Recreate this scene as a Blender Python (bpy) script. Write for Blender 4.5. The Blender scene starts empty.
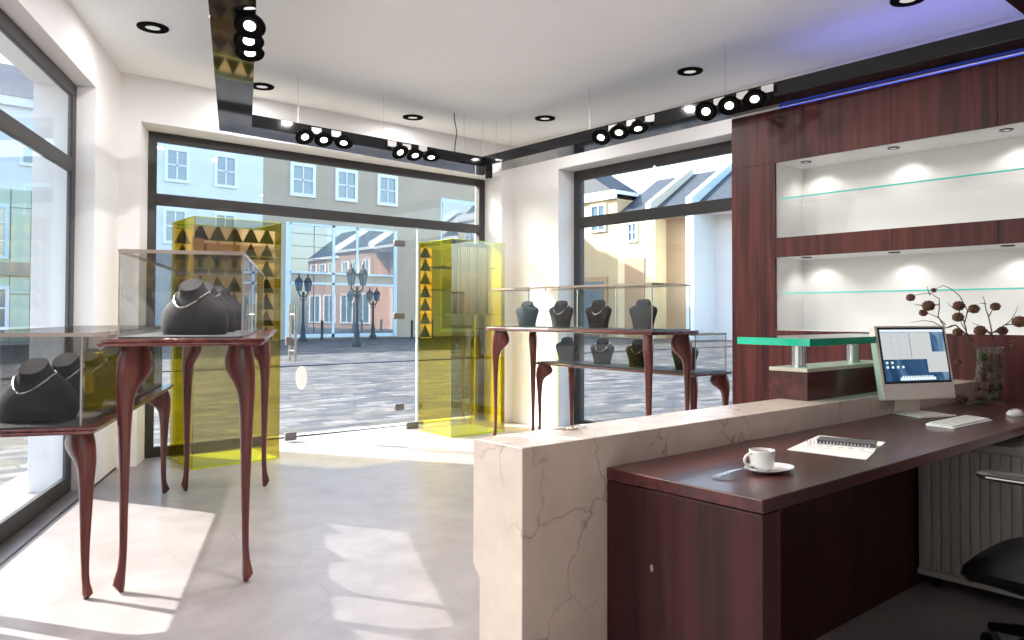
import bpy, bmesh, math, random
from mathutils import Vector, Matrix
random.seed(7)
S = bpy.context.scene
COL = S.collection
PI = math.pi

# ------------------------------------------------------------------ materials
def mat(name):
    m = bpy.data.materials.new(name); m.use_nodes = True
    nt = m.node_tree
    for n in list(nt.nodes): nt.nodes.remove(n)
    out = nt.nodes.new('ShaderNodeOutputMaterial')
    return m, nt, out

def N(nt, t, **kw):
    n = nt.nodes.new('ShaderNode' + t)
    for k, v in kw.items():
        if k in n.inputs.keys(): n.inputs[k].default_value = v
        else: setattr(n, k, v)
    return n

def ramp(nt, src, stops):
    r = nt.nodes.new('ShaderNodeValToRGB')
    while len(r.color_ramp.elements) > len(stops): r.color_ramp.elements.remove(r.color_ramp.elements[-1])
    while len(r.color_ramp.elements) < len(stops): r.color_ramp.elements.new(0.5)
    for e, (p, c) in zip(r.color_ramp.elements, stops):
        e.position = p; e.color = (*c, 1)
    nt.links.new(src, r.inputs[0])
    return r

def plain(name, col, rough=.5, metal=0., spec=.5, noise=0., nscale=8., coat=0., bump=0.):
    m, nt, out = mat(name)
    b = N(nt, 'BsdfPrincipled')
    b.inputs['Base Color'].default_value = (*col, 1); b.inputs['Roughness'].default_value = rough
    b.inputs['Metallic'].default_value = metal; b.inputs['Specular IOR Level'].default_value = spec
    b.inputs['Coat Weight'].default_value = coat; b.inputs['Coat Roughness'].default_value = .05
    nt.links.new(b.outputs[0], out.inputs[0])
    tc = N(nt, 'TexCoord')
    nz = N(nt, 'TexNoise'); nz.inputs['Scale'].default_value = nscale; nz.inputs['Detail'].default_value = 5
    nt.links.new(tc.outputs['Object'], nz.inputs['Vector'])
    if noise > 0:
        r = ramp(nt, nz.outputs[0], [(.3, tuple(c*(1-noise) for c in col)), (.7, tuple(min(1, c*(1+noise)) for c in col))])
        nt.links.new(r.outputs[0], b.inputs['Base Color'])
    if bump > 0:
        bp = N(nt, 'Bump'); bp.inputs['Strength'].default_value = bump; bp.inputs['Distance'].default_value = .01
        nt.links.new(nz.outputs[0], bp.inputs['Height']); nt.links.new(bp.outputs[0], b.inputs['Normal'])
    return m

def wood(name, axis, dark, light, rough=.3, coat=.3, scale=1., spec=.5):
    m, nt, out = mat(name)
    b = N(nt, 'BsdfPrincipled'); b.inputs['Roughness'].default_value = rough; b.inputs['Specular IOR Level'].default_value = spec
    b.inputs['Coat Weight'].default_value = coat; b.inputs['Coat Roughness'].default_value = .08
    tc = N(nt, 'TexCoord'); mp = N(nt, 'Mapping')
    sc = [22*scale, 22*scale, 22*scale]; sc['xyz'.index(axis)] = 1.1*scale
    mp.inputs['Scale'].default_value = sc
    nt.links.new(tc.outputs['Object'], mp.inputs[0])
    n1 = N(nt, 'TexNoise'); n1.inputs['Scale'].default_value = 1.; n1.inputs['Detail'].default_value = 8; n1.inputs['Distortion'].default_value = .6
    nt.links.new(mp.outputs[0], n1.inputs['Vector'])
    mp2 = N(nt, 'Mapping'); sc2 = [3.2*scale]*3; sc2['xyz'.index(axis)] = .55*scale
    mp2.inputs['Scale'].default_value = sc2; nt.links.new(tc.outputs['Object'], mp2.inputs[0])
    n2 = N(nt, 'TexNoise'); n2.inputs['Scale'].default_value = 1.; n2.inputs['Detail'].default_value = 3; n2.inputs['Distortion'].default_value = 1.4
    nt.links.new(mp2.outputs[0], n2.inputs['Vector'])
    w = N(nt, 'Math', operation='MULTIPLY'); w.inputs[1].default_value = 11.; nt.links.new(n2.outputs[0], w.inputs[0])
    sn = N(nt, 'Math', operation='SINE'); nt.links.new(w.outputs[0], sn.inputs[0])
    mx = N(nt, 'Math', operation='MULTIPLY_ADD'); mx.inputs[1].default_value = .10; nt.links.new(sn.outputs[0], mx.inputs[0]); nt.links.new(n1.outputs[0], mx.inputs[2])
    mid = tuple((a+c)/2 for a, c in zip(dark, light))
    r = ramp(nt, mx.outputs[0], [(.25, dark), (.5, mid), (.78, light)])
    nt.links.new(r.outputs[0], b.inputs['Base Color'])
    nt.links.new(b.outputs[0], out.inputs[0])
    return m

def glass(name, tint=(1, 1, 1), refl=1., ior=1.45, base=0.0, rough=0.0):
    """sheet glass: straight-through transparency plus Fresnel mirror reflection"""
    m, nt, out = mat(name)
    t = N(nt, 'BsdfTransparent'); t.inputs[0].default_value = (*tint, 1)
    g = N(nt, 'BsdfGlossy'); g.inputs['Roughness'].default_value = rough
    # Schlick's curve on the facing angle, the same on both faces of a thin sheet
    lw = N(nt, 'LayerWeight'); lw.inputs[0].default_value = .5
    f = N(nt, 'Math', operation='POWER'); f.inputs[1].default_value = 4.; nt.links.new(lw.outputs['Facing'], f.inputs[0])
    mu = N(nt, 'Math', operation='MULTIPLY_ADD'); mu.inputs[1].default_value = refl*.8; mu.inputs[2].default_value = base + .035*refl; mu.use_clamp = True
    nt.links.new(f.outputs[0], mu.inputs[0])
    mx = N(nt, 'MixShader'); nt.links.new(mu.outputs[0], mx.inputs[0]); nt.links.new(t.outputs[0], mx.inputs[1]); nt.links.new(g.outputs[0], mx.inputs[2])
    nt.links.new(mx.outputs[0], out.inputs[0])
    return m

def emit(name, col, st):
    m, nt, out = mat(name)
    e = N(nt, 'Emission'); e.inputs[0].default_value = (*col, 1); e.inputs[1].default_value = st
    nt.links.new(e.outputs[0], out.inputs[0]); return m

def stone(name, base, vein, vscale, rough, mott=.1, veinw=.02, mscale=3., coat=0.):
    m, nt, out = mat(name)
    b = N(nt, 'BsdfPrincipled'); b.inputs['Roughness'].default_value = rough; b.inputs['Specular IOR Level'].default_value = .32; b.inputs['Coat Weight'].default_value = coat; b.inputs['Coat Roughness'].default_value = .1
    tc = N(nt, 'TexCoord')
    nz = N(nt, 'TexNoise'); nz.inputs['Scale'].default_value = mscale; nz.inputs['Detail'].default_value = 8; nz.inputs['Roughness'].default_value = .6
    nt.links.new(tc.outputs['Object'], nz.inputs['Vector'])
    r = ramp(nt, nz.outputs[0], [(.32, tuple(c*(1-mott) for c in base)), (.68, tuple(min(1, c*(1+mott)) for c in base))])
    nd = N(nt, 'TexNoise'); nd.inputs['Scale'].default_value = vscale*1.3; nd.inputs['Detail'].default_value = 6
    nt.links.new(tc.outputs['Object'], nd.inputs['Vector'])
    vm = N(nt, 'VectorMath', operation='MULTIPLY_ADD'); vm.inputs[1].default_value = (.55/vscale*2,)*3
    nt.links.new(nd.outputs['Color'], vm.inputs[0]); nt.links.new(tc.outputs['Object'], vm.inputs[2])
    vo = N(nt, 'TexVoronoi', feature='DISTANCE_TO_EDGE'); vo.inputs['Scale'].default_value = vscale
    nt.links.new(vm.outputs[0], vo.inputs['Vector'])
    # break the veins up so they fade in and out
    nb = N(nt, 'TexNoise'); nb.inputs['Scale'].default_value = vscale*.9; nb.inputs['Detail'].default_value = 2
    nt.links.new(tc.outputs['Object'], nb.inputs['Vector'])
    rb = ramp(nt, nb.outputs[0], [(.40, (0, 0, 0)), (.58, (1, 1, 1))])
    rv = ramp(nt, vo.outputs[0], [(0., (1, 1, 1)), (veinw, (.25, .25, .25)), (veinw*3.5, (0, 0, 0))])
    mu = N(nt, 'Math', operation='MULTIPLY'); nt.links.new(rb.outputs[0], mu.inputs[0]); nt.links.new(rv.outputs[0], mu.inputs[1])
    mx = N(nt, 'Mix', data_type='RGBA'); nt.links.new(mu.outputs[0], mx.inputs[0]); nt.links.new(r.outputs[0], mx.inputs[6]); mx.inputs[7].default_value = (*vein, 1)
    nt.links.new(mx.outputs[2], b.inputs['Base Color']); nt.links.new(b.outputs[0], out.inputs[0])
    return m

def paving(name):
    m, nt, out = mat(name)
    b = N(nt, 'BsdfPrincipled'); b.inputs['Roughness'].default_value = .75
    tc = N(nt, 'TexCoord'); nd = N(nt, 'TexNoise'); nd.inputs['Scale'].default_value = 1.6; nd.inputs['Detail'].default_value = 3
    nt.links.new(tc.outputs['Object'], nd.inputs['Vector'])
    vm = N(nt, 'VectorMath', operation='MULTIPLY_ADD'); vm.inputs[1].default_value = (.22, .22, .0)
    nt.links.new(nd.outputs['Color'], vm.inputs[0]); nt.links.new(tc.outputs['Object'], vm.inputs[2])
    br = N(nt, 'TexBrick'); br.inputs['Scale'].default_value = 1.; br.inputs['Mortar Size'].default_value = .012
    br.inputs['Brick Width'].default_value = .42; br.inputs['Row Height'].default_value = .17
    br.inputs['Color1'].default_value = (0, 0, 0, 1); br.inputs['Color2'].default_value = (1, 1, 1, 1); br.inputs['Mortar'].default_value = (.5, .5, .5, 1)
    nt.links.new(vm.outputs[0], br.inputs['Vector'])
    r = ramp(nt, br.outputs['Color'], [(0., (.016, .020, .030)), (.28, (.052, .058, .075)), (.5, (.10, .092, .078)), (.72, (.25, .235, .23)), (.86, (.075, .065, .042)), (1., (.17, .165, .17))])
    nz = N(nt, 'TexNoise'); nz.inputs['Scale'].default_value = 5; nz.inputs['Detail'].default_value = 6
    nt.links.new(tc.outputs['Object'], nz.inputs['Vector'])
    rz = ramp(nt, nz.outputs[0], [(.3, (.36, .38, .43)), (.7, (.92, .90, .86))])
    mx = N(nt, 'Mix', data_type='RGBA', blend_type='MULTIPLY'); mx.inputs[0].default_value = 1
    nt.links.new(r.outputs[0], mx.inputs[6]); nt.links.new(rz.outputs[0], mx.inputs[7])
    mm = N(nt, 'Mix', data_type='RGBA'); nt.links.new(br.outputs['Fac'], mm.inputs[0]); nt.links.new(mx.outputs[2], mm.inputs[6]); mm.inputs[7].default_value = (.05, .05, .06, 1)
    nt.links.new(mm.outputs[2], b.inputs['Base Color']); nt.links.new(b.outputs[0], out.inputs[0])
    return m

def brickwall(name, c1, c2, mortar, w=.25, h=.075):
    m, nt, out = mat(name)
    b = N(nt, 'BsdfPrincipled'); b.inputs['Roughness'].default_value = .85
    tc = N(nt, 'TexCoord'); sp = N(nt, 'SeparateXYZ'); cb = N(nt, 'CombineXYZ')
    nt.links.new(tc.outputs['Object'], sp.inputs[0])
    ad = N(nt, 'Math', operation='ADD'); nt.links.new(sp.outputs[0], ad.inputs[0]); nt.links.new(sp.outputs[1], ad.inputs[1])
    nt.links.new(ad.outputs[0], cb.inputs[0]); nt.links.new(sp.outputs[2], cb.inputs[1])
    br = N(nt, 'TexBrick'); br.inputs['Scale'].default_value = 1; br.inputs['Brick Width'].default_value = w; br.inputs['Row Height'].default_value = h; br.inputs['Mortar Size'].default_value = .008
    for k, c in (('Color1', c1), ('Color2', c2), ('Mortar', mortar)): br.inputs[k].default_value = (*c, 1)
    nt.links.new(cb.outputs[0], br.inputs['Vector']); nt.links.new(br.outputs[0], b.inputs['Base Color']); nt.links.new(b.outputs[0], out.inputs[0])
    return m

def facade_glass(name, col, fac=.55):
    m, nt, out = mat(name)
    d = N(nt, 'BsdfDiffuse'); d.inputs[0].default_value = (*col, 1)
    g = N(nt, 'BsdfGlossy'); g.inputs['Roughness'].default_value = .0
    tc = N(nt, 'TexCoord'); nz = N(nt, 'TexNoise'); nz.inputs['Scale'].default_value = .6
    nt.links.new(tc.outputs['Object'], nz.inputs['Vector'])
    bp = N(nt, 'Bump'); bp.inputs['Strength'].default_value = .02; nt.links.new(nz.outputs[0], bp.inputs['Height']); nt.links.new(bp.outputs[0], g.inputs['Normal'])
    mx = N(nt, 'MixShader'); mx.inputs[0].default_value = fac
    nt.links.new(d.outputs[0], mx.inputs[1]); nt.links.new(g.outputs[0], mx.inputs[2]); nt.links.new(mx.outputs[0], out.inputs[0])
    return m

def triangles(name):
    """painted reflection: rows of pale triangles on dark olive"""
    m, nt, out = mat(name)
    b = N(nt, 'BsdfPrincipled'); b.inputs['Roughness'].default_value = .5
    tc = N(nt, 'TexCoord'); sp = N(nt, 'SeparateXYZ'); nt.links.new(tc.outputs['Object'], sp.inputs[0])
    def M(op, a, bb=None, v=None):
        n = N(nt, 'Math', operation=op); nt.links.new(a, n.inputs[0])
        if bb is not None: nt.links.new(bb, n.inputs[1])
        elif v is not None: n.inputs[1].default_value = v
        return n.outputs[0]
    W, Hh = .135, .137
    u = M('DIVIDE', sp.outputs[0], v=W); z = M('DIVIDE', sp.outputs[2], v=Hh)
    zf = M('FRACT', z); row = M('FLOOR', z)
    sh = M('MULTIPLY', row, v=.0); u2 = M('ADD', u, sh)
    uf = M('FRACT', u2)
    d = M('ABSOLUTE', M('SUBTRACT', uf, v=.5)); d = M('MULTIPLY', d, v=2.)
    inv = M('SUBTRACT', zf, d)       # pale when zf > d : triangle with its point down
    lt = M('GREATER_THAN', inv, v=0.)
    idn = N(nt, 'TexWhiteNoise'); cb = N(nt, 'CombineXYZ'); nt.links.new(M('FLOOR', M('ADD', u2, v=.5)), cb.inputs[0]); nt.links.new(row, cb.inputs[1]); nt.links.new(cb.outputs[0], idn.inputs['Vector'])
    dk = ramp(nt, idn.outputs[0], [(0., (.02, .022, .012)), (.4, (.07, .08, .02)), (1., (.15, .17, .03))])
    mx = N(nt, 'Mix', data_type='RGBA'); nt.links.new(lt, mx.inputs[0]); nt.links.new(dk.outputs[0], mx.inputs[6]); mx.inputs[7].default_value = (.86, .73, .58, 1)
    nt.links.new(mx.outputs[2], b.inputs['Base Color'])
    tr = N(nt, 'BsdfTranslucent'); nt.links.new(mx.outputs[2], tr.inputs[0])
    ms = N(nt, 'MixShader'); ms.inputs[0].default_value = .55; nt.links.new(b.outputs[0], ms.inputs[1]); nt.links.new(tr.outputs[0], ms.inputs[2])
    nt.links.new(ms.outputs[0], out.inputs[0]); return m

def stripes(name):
    """painted reflection: narrow tan and dark upright stripes of uneven width"""
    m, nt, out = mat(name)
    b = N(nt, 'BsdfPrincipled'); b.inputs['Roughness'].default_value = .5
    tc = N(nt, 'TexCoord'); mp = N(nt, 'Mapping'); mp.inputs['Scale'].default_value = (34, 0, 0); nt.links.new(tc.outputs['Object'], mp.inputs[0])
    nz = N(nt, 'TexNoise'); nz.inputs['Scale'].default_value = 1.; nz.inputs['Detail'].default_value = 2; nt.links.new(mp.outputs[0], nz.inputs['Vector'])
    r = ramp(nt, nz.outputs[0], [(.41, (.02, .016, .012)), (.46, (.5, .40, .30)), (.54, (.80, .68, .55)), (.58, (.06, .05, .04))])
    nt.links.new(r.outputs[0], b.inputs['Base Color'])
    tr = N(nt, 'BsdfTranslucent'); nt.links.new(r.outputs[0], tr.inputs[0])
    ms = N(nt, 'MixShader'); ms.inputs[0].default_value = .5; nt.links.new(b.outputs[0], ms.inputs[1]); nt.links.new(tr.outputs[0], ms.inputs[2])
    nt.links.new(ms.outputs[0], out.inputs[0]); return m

def screen_bg(name):
    m, nt, out = mat(name)
    e = N(nt, 'Emission'); e.inputs[1].default_value = .6
    tc = N(nt, 'TexCoord'); mp = N(nt, 'Mapping'); mp.inputs['Scale'].default_value = (9, 9, 5); mp.inputs['Rotation'].default_value = (0, .7, 0)
    nt.links.new(tc.outputs['Object'], mp.inputs[0])
    nz = N(nt, 'TexNoise'); nz.inputs['Scale'].default_value = .8; nz.inputs['Detail'].default_value = 3; nz.inputs['Distortion'].default_value = 1.2
    nt.links.new(mp.outputs[0], nz.inputs['Vector'])
    r = ramp(nt, nz.outputs[0], [(.3, (.012, .035, .09)), (.52, (.05, .13, .26)), (.72, (.35, .5, .62))])
    nt.links.new(r.outputs[0], e.inputs[0]); nt.links.new(e.outputs[0], out.inputs[0]); return m

M = {}
M['wall'] = plain('wall_paint', (.845, .83, .832), .75, noise=.015, nscale=3)
M['ceil'] = plain('ceiling_paint', (.925, .94, .955), .8, noise=.01, nscale=2)
M['floor'] = stone('polished_concrete', (.295, .262, .257), (.255, .226, .222), .9, .34, mott=.15, veinw=.006, mscale=3.5)
M['marble'] = stone('beige_marble', (.63, .515, .44), (.33, .25, .205), 4.2, .25, mott=.08, veinw=.011, mscale=7, coat=.2)
M['frame'] = plain('window_frame_paint', (.040, .0365, .038), .5, noise=.05)
MAHD, MAHL = (.034, .0080, .0082), (.135, .032, .029)
M['wood_x'] = wood('mahogany_along_x', 'x', (.030, .0062, .0068), (.125, .027, .025), rough=.28, coat=.15, spec=.4)
M['wood_y'] = wood('mahogany_along_y', 'y', MAHD, MAHL)
M['wood_z'] = wood('mahogany_upright', 'z', MAHD, MAHL, rough=.4, coat=.0, spec=.22)
M['wood_shaded'] = wood('mahogany_shaded', 'z', (.019, .0042, .0048), (.064, .0135, .0138), rough=.4, coat=.0, spec=.22)  # upright mahogany again, with the desk's shade put into the colour
LGD, LGL = (.058, .0115, .0105), (.185, .045, .035)
M['leg'] = wood('mahogany_turned', 'z', LGD, LGL, rough=.28, coat=.2, spec=.35)
M['ttop'] = wood('mahogany_table_top', 'y', LGD, LGL, rough=.22, coat=.5)
M['black'] = plain('black_lacquer', (.006, .006, .007), .35, noise=.1)
M['ring'] = plain('matt_black', (.004, .004, .004), .9, spec=.05, noise=.05)
M['gloss'] = plain('black_gloss', (.010, .010, .012), .05, spec=.45, noise=.05)
M['chrome'] = plain('brushed_steel', (.62, .63, .65), .22, metal=1, noise=.04)
M['silver'] = plain('polished_silver', (.85, .82, .76), .15, metal=1, noise=.03)
M['alu'] = plain('aluminium', (.74, .65, .58), .45, metal=.1, noise=.03)
M['white'] = plain('white_lacquer', (.86, .86, .85), .45, noise=.01)
M['niche'] = plain('niche_white', (.74, .735, .725), .5, noise=.01)
M['porcelain'] = plain('porcelain', (.80, .78, .75), .12, noise=.01, coat=.5)
M['paper'] = plain('paper', (.80, .76, .70), .8, noise=.02)
M['dark_paper'] = plain('grey_cover', (.10, .095, .095), .6, noise=.05)
M['ink'] = plain('printed_grey', (.35, .34, .33), .8, noise=.05)
M['rib'] = plain('grey_tambour', (.50, .475, .455), .55, noise=.04)
M['chair'] = plain('black_leather', (.010, .0095, .009), .42, noise=.2, nscale=40, bump=.1)
M['armpad'] = plain('arm_pad_rubber', (.018, .016, .015), .35, noise=.1)
M['velvet'] = plain('charcoal_velvet', (.020, .016, .018), .85, noise=.04, nscale=4)
M['velvet2'] = plain('slate_velvet', (.030, .034, .040), .8, noise=.04, nscale=4)
M['felt'] = plain('case_base_felt', (.05, .05, .05), .6, noise=.1)
M['pane'] = glass('window_glass', (.965, .985, .985), .55)
M['case'] = glass('case_glass', (.95, .955, .955), .75)
M['case_smoky'] = glass('smoky_case_glass', (.80, .795, .79), .75)
M['case_edge'] = plain('glass_edge_strip', (.30, .24, .20), .2, noise=.1, coat=.5)
M['amber'] = glass('yellow_acrylic', (.84, .755, .07), .9, base=.01)
M['olive'] = glass('pale_yellow_acrylic', (.87, .85, .58), .9, base=.01)
M['amber_edge'] = plain('yellow_acrylic_edge', (.55, .62, .02), .25, noise=.05)
M['smoke'] = glass('smoked_acrylic', (.72, .70, .60), 1.4, base=.08)
M['smoke_pale'] = glass('pale_smoked_acrylic', (.80, .78, .69), 1.4, base=.07)
M['stripe'] = stripes('stripe_reflection')
M['tri'] = triangles('triangle_reflection')
M['tan'] = plain('tan_leather', (.52, .27, .12), .55, noise=.12, nscale=20)
M['orange'] = plain('orange_acrylic', (.62, .33, .02), .4, noise=.08)
M['green_edge'] = plain('green_glass_edge', (.0, .42, .25), .1, noise=.15, nscale=3, coat=1)
M['green_glass'] = glass('green_tinted_glass', (.55, .9, .78), 1.1)
M['cyan'] = plain('shelf_glass_edge', (.04, .62, .55), .2, noise=.05)
M['led'] = emit('blue_led', (.05, .09, .62), .8)
M['lens'] = emit('spot_lens', (1., .93, .82), 5.)
M['lens_dim'] = emit('downlight_lens', (1., .97, .93), .42)
M['twig'] = plain('twig_bark', (.085, .042, .028), .8, noise=.3, nscale=30)
M['pod'] = plain('seed_pod', (.115, .05, .028), .9, noise=.55, nscale=60, bump=1.)
M['moss'] = plain('green_moss', (.055, .065, .018), .9, noise=.5, nscale=60, bump=.8)
M['shelf'] = glass('shelf_glass', (.985, .99, .99), .35)
M['vase'] = glass('vase_glass', (.90, .92, .90), 1.2)
M['key'] = plain('key_brass', (.42, .36, .27), .25, metal=1, noise=.05)
M['coffee'] = plain('coffee', (.16, .075, .03), .3, noise=.05)
M['sticker'] = plain('white_film', (.9, .9, .9), .6, noise=.01)
M['patch'] = plain('patch_fitting_grey', (.13, .12, .125), .4, noise=.05)
# outside
M['paving'] = paving('street_setts')
M['ext'] = plain('outer_render', (.52, .55, .60), .9, noise=.03)
M['bwhite'] = plain('white_render', (.78, .83, .86), .9, noise=.03, nscale=1)
M['bbeige'] = plain('beige_render', (.50, .42, .325), .9, noise=.04, nscale=1)
M['byellow'] = plain('yellow_render', (.86, .70, .43), .9, noise=.03, nscale=1)
M['btan'] = plain('tan_render', (.62, .46, .27), .9, noise=.04, nscale=1)
M['bbrown'] = plain('brown_render', (.50, .32, .19), .9, noise=.05, nscale=1)
M['bpale'] = plain('pale_render', (.78, .73, .72), .9, noise=.03, nscale=1)
M['bbrick'] = brickwall('orange_brick', (.46, .21, .11), (.56, .28, .15), (.55, .45, .36))
M['bmint'] = plain('mint_panel', (.60, .70, .55), .5, noise=.03, nscale=1)
M['bwin'] = plain('white_joinery', (.86, .88, .90), .6, noise=.02)
M['bblue'] = plain('pale_blue_joinery', (.66, .80, .86), .5, noise=.02)
M['roof'] = plain('slate_roof', (.026, .036, .050), .6, noise=.18, nscale=4)
M['roof2'] = plain('slate_grey_roof', (.16, .155, .18), .7, noise=.15, nscale=4)
M['coping'] = plain('stone_coping', (.66, .60, .49), .85, noise=.06)
M['fglass'] = facade_glass('facade_glass', (.19, .235, .26), .22)
M['wglass'] = facade_glass('small_pane_glass', (.12, .19, .25), .14)
M['iron'] = plain('blue_black_iron', (.02, .028, .036), .5, noise=.2)
M['lampglass'] = plain('lantern_glass', (.13, .19, .25), .15, noise=.1)
M['kerb'] = plain('dark_kerb', (.035, .04, .055), .8, noise=.4, nscale=2)
M['screen'] = screen_bg('desktop_picture')
M['win_white'] = emit('screen_window', (.72, .75, .76), .55)
M['win_line'] = emit('screen_line', (.25, .30, .36), .6)
M['win_icon'] = emit('screen_icon', (.42, .46, .5), .8)
M['win_bar'] = emit('screen_bar', (.62, .72, .80), .85)

# ------------------------------------------------------------------ mesh builder
class MB:
    def __init__(s): s.bm = bmesh.new(); s.mi = 0
    def face(s, vs):
        try:
            f = s.bm.faces.new(vs); f.material_index = s.mi; return f
        except ValueError: return None
    def box(s, x0, x1, y0, y1, z0, z1, mtx=None):
        P = [(x, y, z) for z in (z0, z1) for (x, y) in ((x0, y0), (x1, y0), (x1, y1), (x0, y1))]
        v = [s.bm.verts.new(mtx @ Vector(p) if mtx else p) for p in P]
        for q in ((3, 2, 1, 0), (4, 5, 6, 7), (0, 1, 5, 4), (1, 2, 6, 5), (2, 3, 7, 6), (3, 0, 4, 7)): s.face([v[i] for i in q])
        return s
    def prism(s, pts, z0, z1):
        """extrude a plan polygon (counter-clockwise) between two heights"""
        a = [s.bm.verts.new((x, y, z0)) for x, y in pts]; b = [s.bm.verts.new((x, y, z1)) for x, y in pts]
        s.face(a[::-1]); s.face(b); n = len(pts)
        for i in range(n): s.face([a[i], a[(i+1) % n], b[(i+1) % n], b[i]])
        return s
    def extrude(s, pts3, d):
        a = [s.bm.verts.new(p) for p in pts3]; b = [s.bm.verts.new(Vector(p)+Vector(d)) for p in pts3]
        s.face(a[::-1]); s.face(b); n = len(a)
        for i in range(n): s.face([a[i], a[(i+1) % n], b[(i+1) % n], b[i]])
        return s
    def rings(s, rs, cap=True, closed=False):
        R = [[s.bm.verts.new(p) for p in r] for r in rs]; n = len(R[0])
        K = len(R) if closed else len(R)-1
        for k in range(K):
            A, B = R[k], R[(k+1) % len(R)]
            for i in range(n): s.face([A[i], A[(i+1) % n], B[(i+1) % n], B[i]])
        if cap and not closed: s.face(R[0][::-1]); s.face(R[-1])
        return s
    def tube(s, pts, r, n=8, closed=False):
        pts = [Vector(p) for p in pts]; rr = r if isinstance(r, (list, tuple)) else [r]*len(pts)
        rs = []; up = None
        for i, p in enumerate(pts):
            if closed: t = pts[(i+1) % len(pts)] - pts[i-1]
            else: t = (pts[min(i+1, len(pts)-1)] - pts[max(i-1, 0)])
            t.normalize()
            if up is None:
                up = Vector((0, 0, 1)) if abs(t.z) < .9 else Vector((1, 0, 0))
            a = up - t*up.dot(t)
            if a.length < 1e-4: a = t.orthogonal()
            a.normalize(); b = t.cross(a); up = a
            rs.append([p + (a*math.cos(2*PI*k/n) + b*math.sin(2*PI*k/n))*rr[i] for k in range(n)])
        return s.rings(rs, True, closed)
    def lathe(s, prof, n=24, c=(0, 0, 0), mtx=None, cap=True):
        rs = []
        for (r, z) in prof:
            ring = [Vector((c[0]+r*math.cos(2*PI*k/n), c[1]+r*math.sin(2*PI*k/n), c[2]+z)) for k in range(n)]
            rs.append([mtx @ p for p in ring] if mtx else ring)
        return s.rings(rs, cap)
    def ball(s, c, r, n=10, jit=0., sq=(1, 1, 1)):
        m = n//2; rs = []
        for j in range(1, m):
            th = PI*j/m; rs.append([Vector((c[0]+sq[0]*r*(1+random.uniform(-jit, jit))*math.sin(th)*math.cos(2*PI*k/n), c[1]+sq[1]*r*(1+random.uniform(-jit, jit))*math.sin(th)*math.sin(2*PI*k/n), c[2]-sq[2]*r*math.cos(th))) for k in range(n)])
        return s.rings(rs, True)
    def build(s, name, m, parent=None, smooth=False, bevel=0., loc=None, rotz=0.):
        bmesh.ops.recalc_face_normals(s.bm, faces=s.bm.faces[:])
        me = bpy.data.meshes.new(name); s.bm.to_mesh(me); s.bm.free()
        for mm in (m if isinstance(m, (list, tuple)) else [m]): me.materials.append(mm)
        if smooth:
            for p in me.polygons: p.use_smooth = True
            me.set_sharp_from_angle(angle=math.radians(38))
        o = bpy.data.objects.new(name, me); COL.objects.link(o)
        if parent: o.parent = parent
        if loc is not None: o.location = loc
        o.rotation_euler[2] = rotz
        if bevel > 0:
            bv = o.modifiers.new('bevel', 'BEVEL'); bv.width = bevel; bv.segments = 2; bv.limit_method = 'ANGLE'
        return o

def tag(o, label, cat, group=None, kind=None):
    o['label'] = label; o['category'] = cat
    if group: o['group'] = group
    if kind: o['kind'] = kind
    return o
def thing(name, label, cat, loc=(0, 0, 0), rotz=0., group=None):
    o = bpy.data.objects.new(name, None); COL.objects.link(o); o.location = loc; o.rotation_euler = (0, 0, rotz)
    o.empty_display_size = .1
    return tag(o, label, cat, group)
def struct(o): o['kind'] = 'structure'; return o
def copy_tree(o, parent=None):
    c = o.copy(); COL.objects.link(c)
    if parent: c.parent = parent
    for ch in list(o.children): copy_tree(ch, c)
    return c

# ------------------------------------------------------------------ frame of the place (metres); X runs along the back window wall, Y along the right wall
H = 3.082
C1 = Vector((1.479, 6.472, 0)); V = Vector((.41690, .90895, 0)); NN = Vector((.90895, -.41690, 0))
TH = math.atan2(V.y, V.x) - PI/2           # rotation that takes +Y to V
def LW(n, s): p = C1 + NN*n + V*s; return (p.x, p.y)

# ------------------------------------------------------------------ setting
mb = MB(); mb.prism([LW(-.38, .6), LW(-.38, -11.2), (5.9, -3.3), (5.9, 7.0)], -.15, 0); f = struct(mb.build('floor', M['floor']))
mb = MB(); mb.prism([LW(-.38, .9), LW(-.38, -11.2), (5.9, -3.3), (5.9, 7.0)], H, H+.3); struct(mb.build('ceiling', M['ceil']))
TOPW = 2.72
def lwall(mb, s0, s1, z0, z1): mb.prism([LW(-.38, s1), LW(-.38, s0), LW(0, s0), LW(0, s1)], z0, z1)
mb = MB(); lwall(mb, -.72, .0, 0, H); lwall(mb, -3.02, -.72, TOPW+.03, H); lwall(mb, -3.5, -3.02, 0, H); lwall(mb, -6.6, -3.5, TOPW+.03, H); lwall(mb, -11.2, -6.6, 0, H)
struct(mb.build('wall_left', M['wall']))
# back wall: splayed left reveal
oL, oR = 1.632, 5.330
corner_out = LW(-.38, .0)
mb = MB()
mb.prism([(C1.x, C1.y), (oL, C1.y), (1.765, 6.77), (1.846, 6.95), (1.25, 6.95), corner_out], 0, H)
mb.prism([(oL, C1.y), (oR, C1.y), (oR, 6.95), (1.846, 6.95), (1.765, 6.77)], TOPW, H)
mb.prism([(oR, C1.y), (5.83, C1.y), (5.83, 6.95), (oR, 6.95)], 0, H)
struct(mb.build('wall_back', M['wall']))
mb = MB()
mb.prism([(5.503, 5.746), (5.83, 5.746), (5.83, 6.472), (5.503, 6.472)], 0, H)
mb.prism([(5.503, 1.9), (5.83, 1.9), (5.83, 5.746), (5.503, 5.746)], TOPW, H)
mb.prism([(5.503, -3.3), (5.83, -3.3), (5.83, 1.9), (5.503, 1.9)], 0, H)
struct(mb.build('wall_right', M['wall']))
a = LW(0, -10.4)
mb = MB(); mb.box(-3.4, 5.503, -3.3, -3.0, 0, H); struct(mb.build('wall_near', M['wall']))

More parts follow.
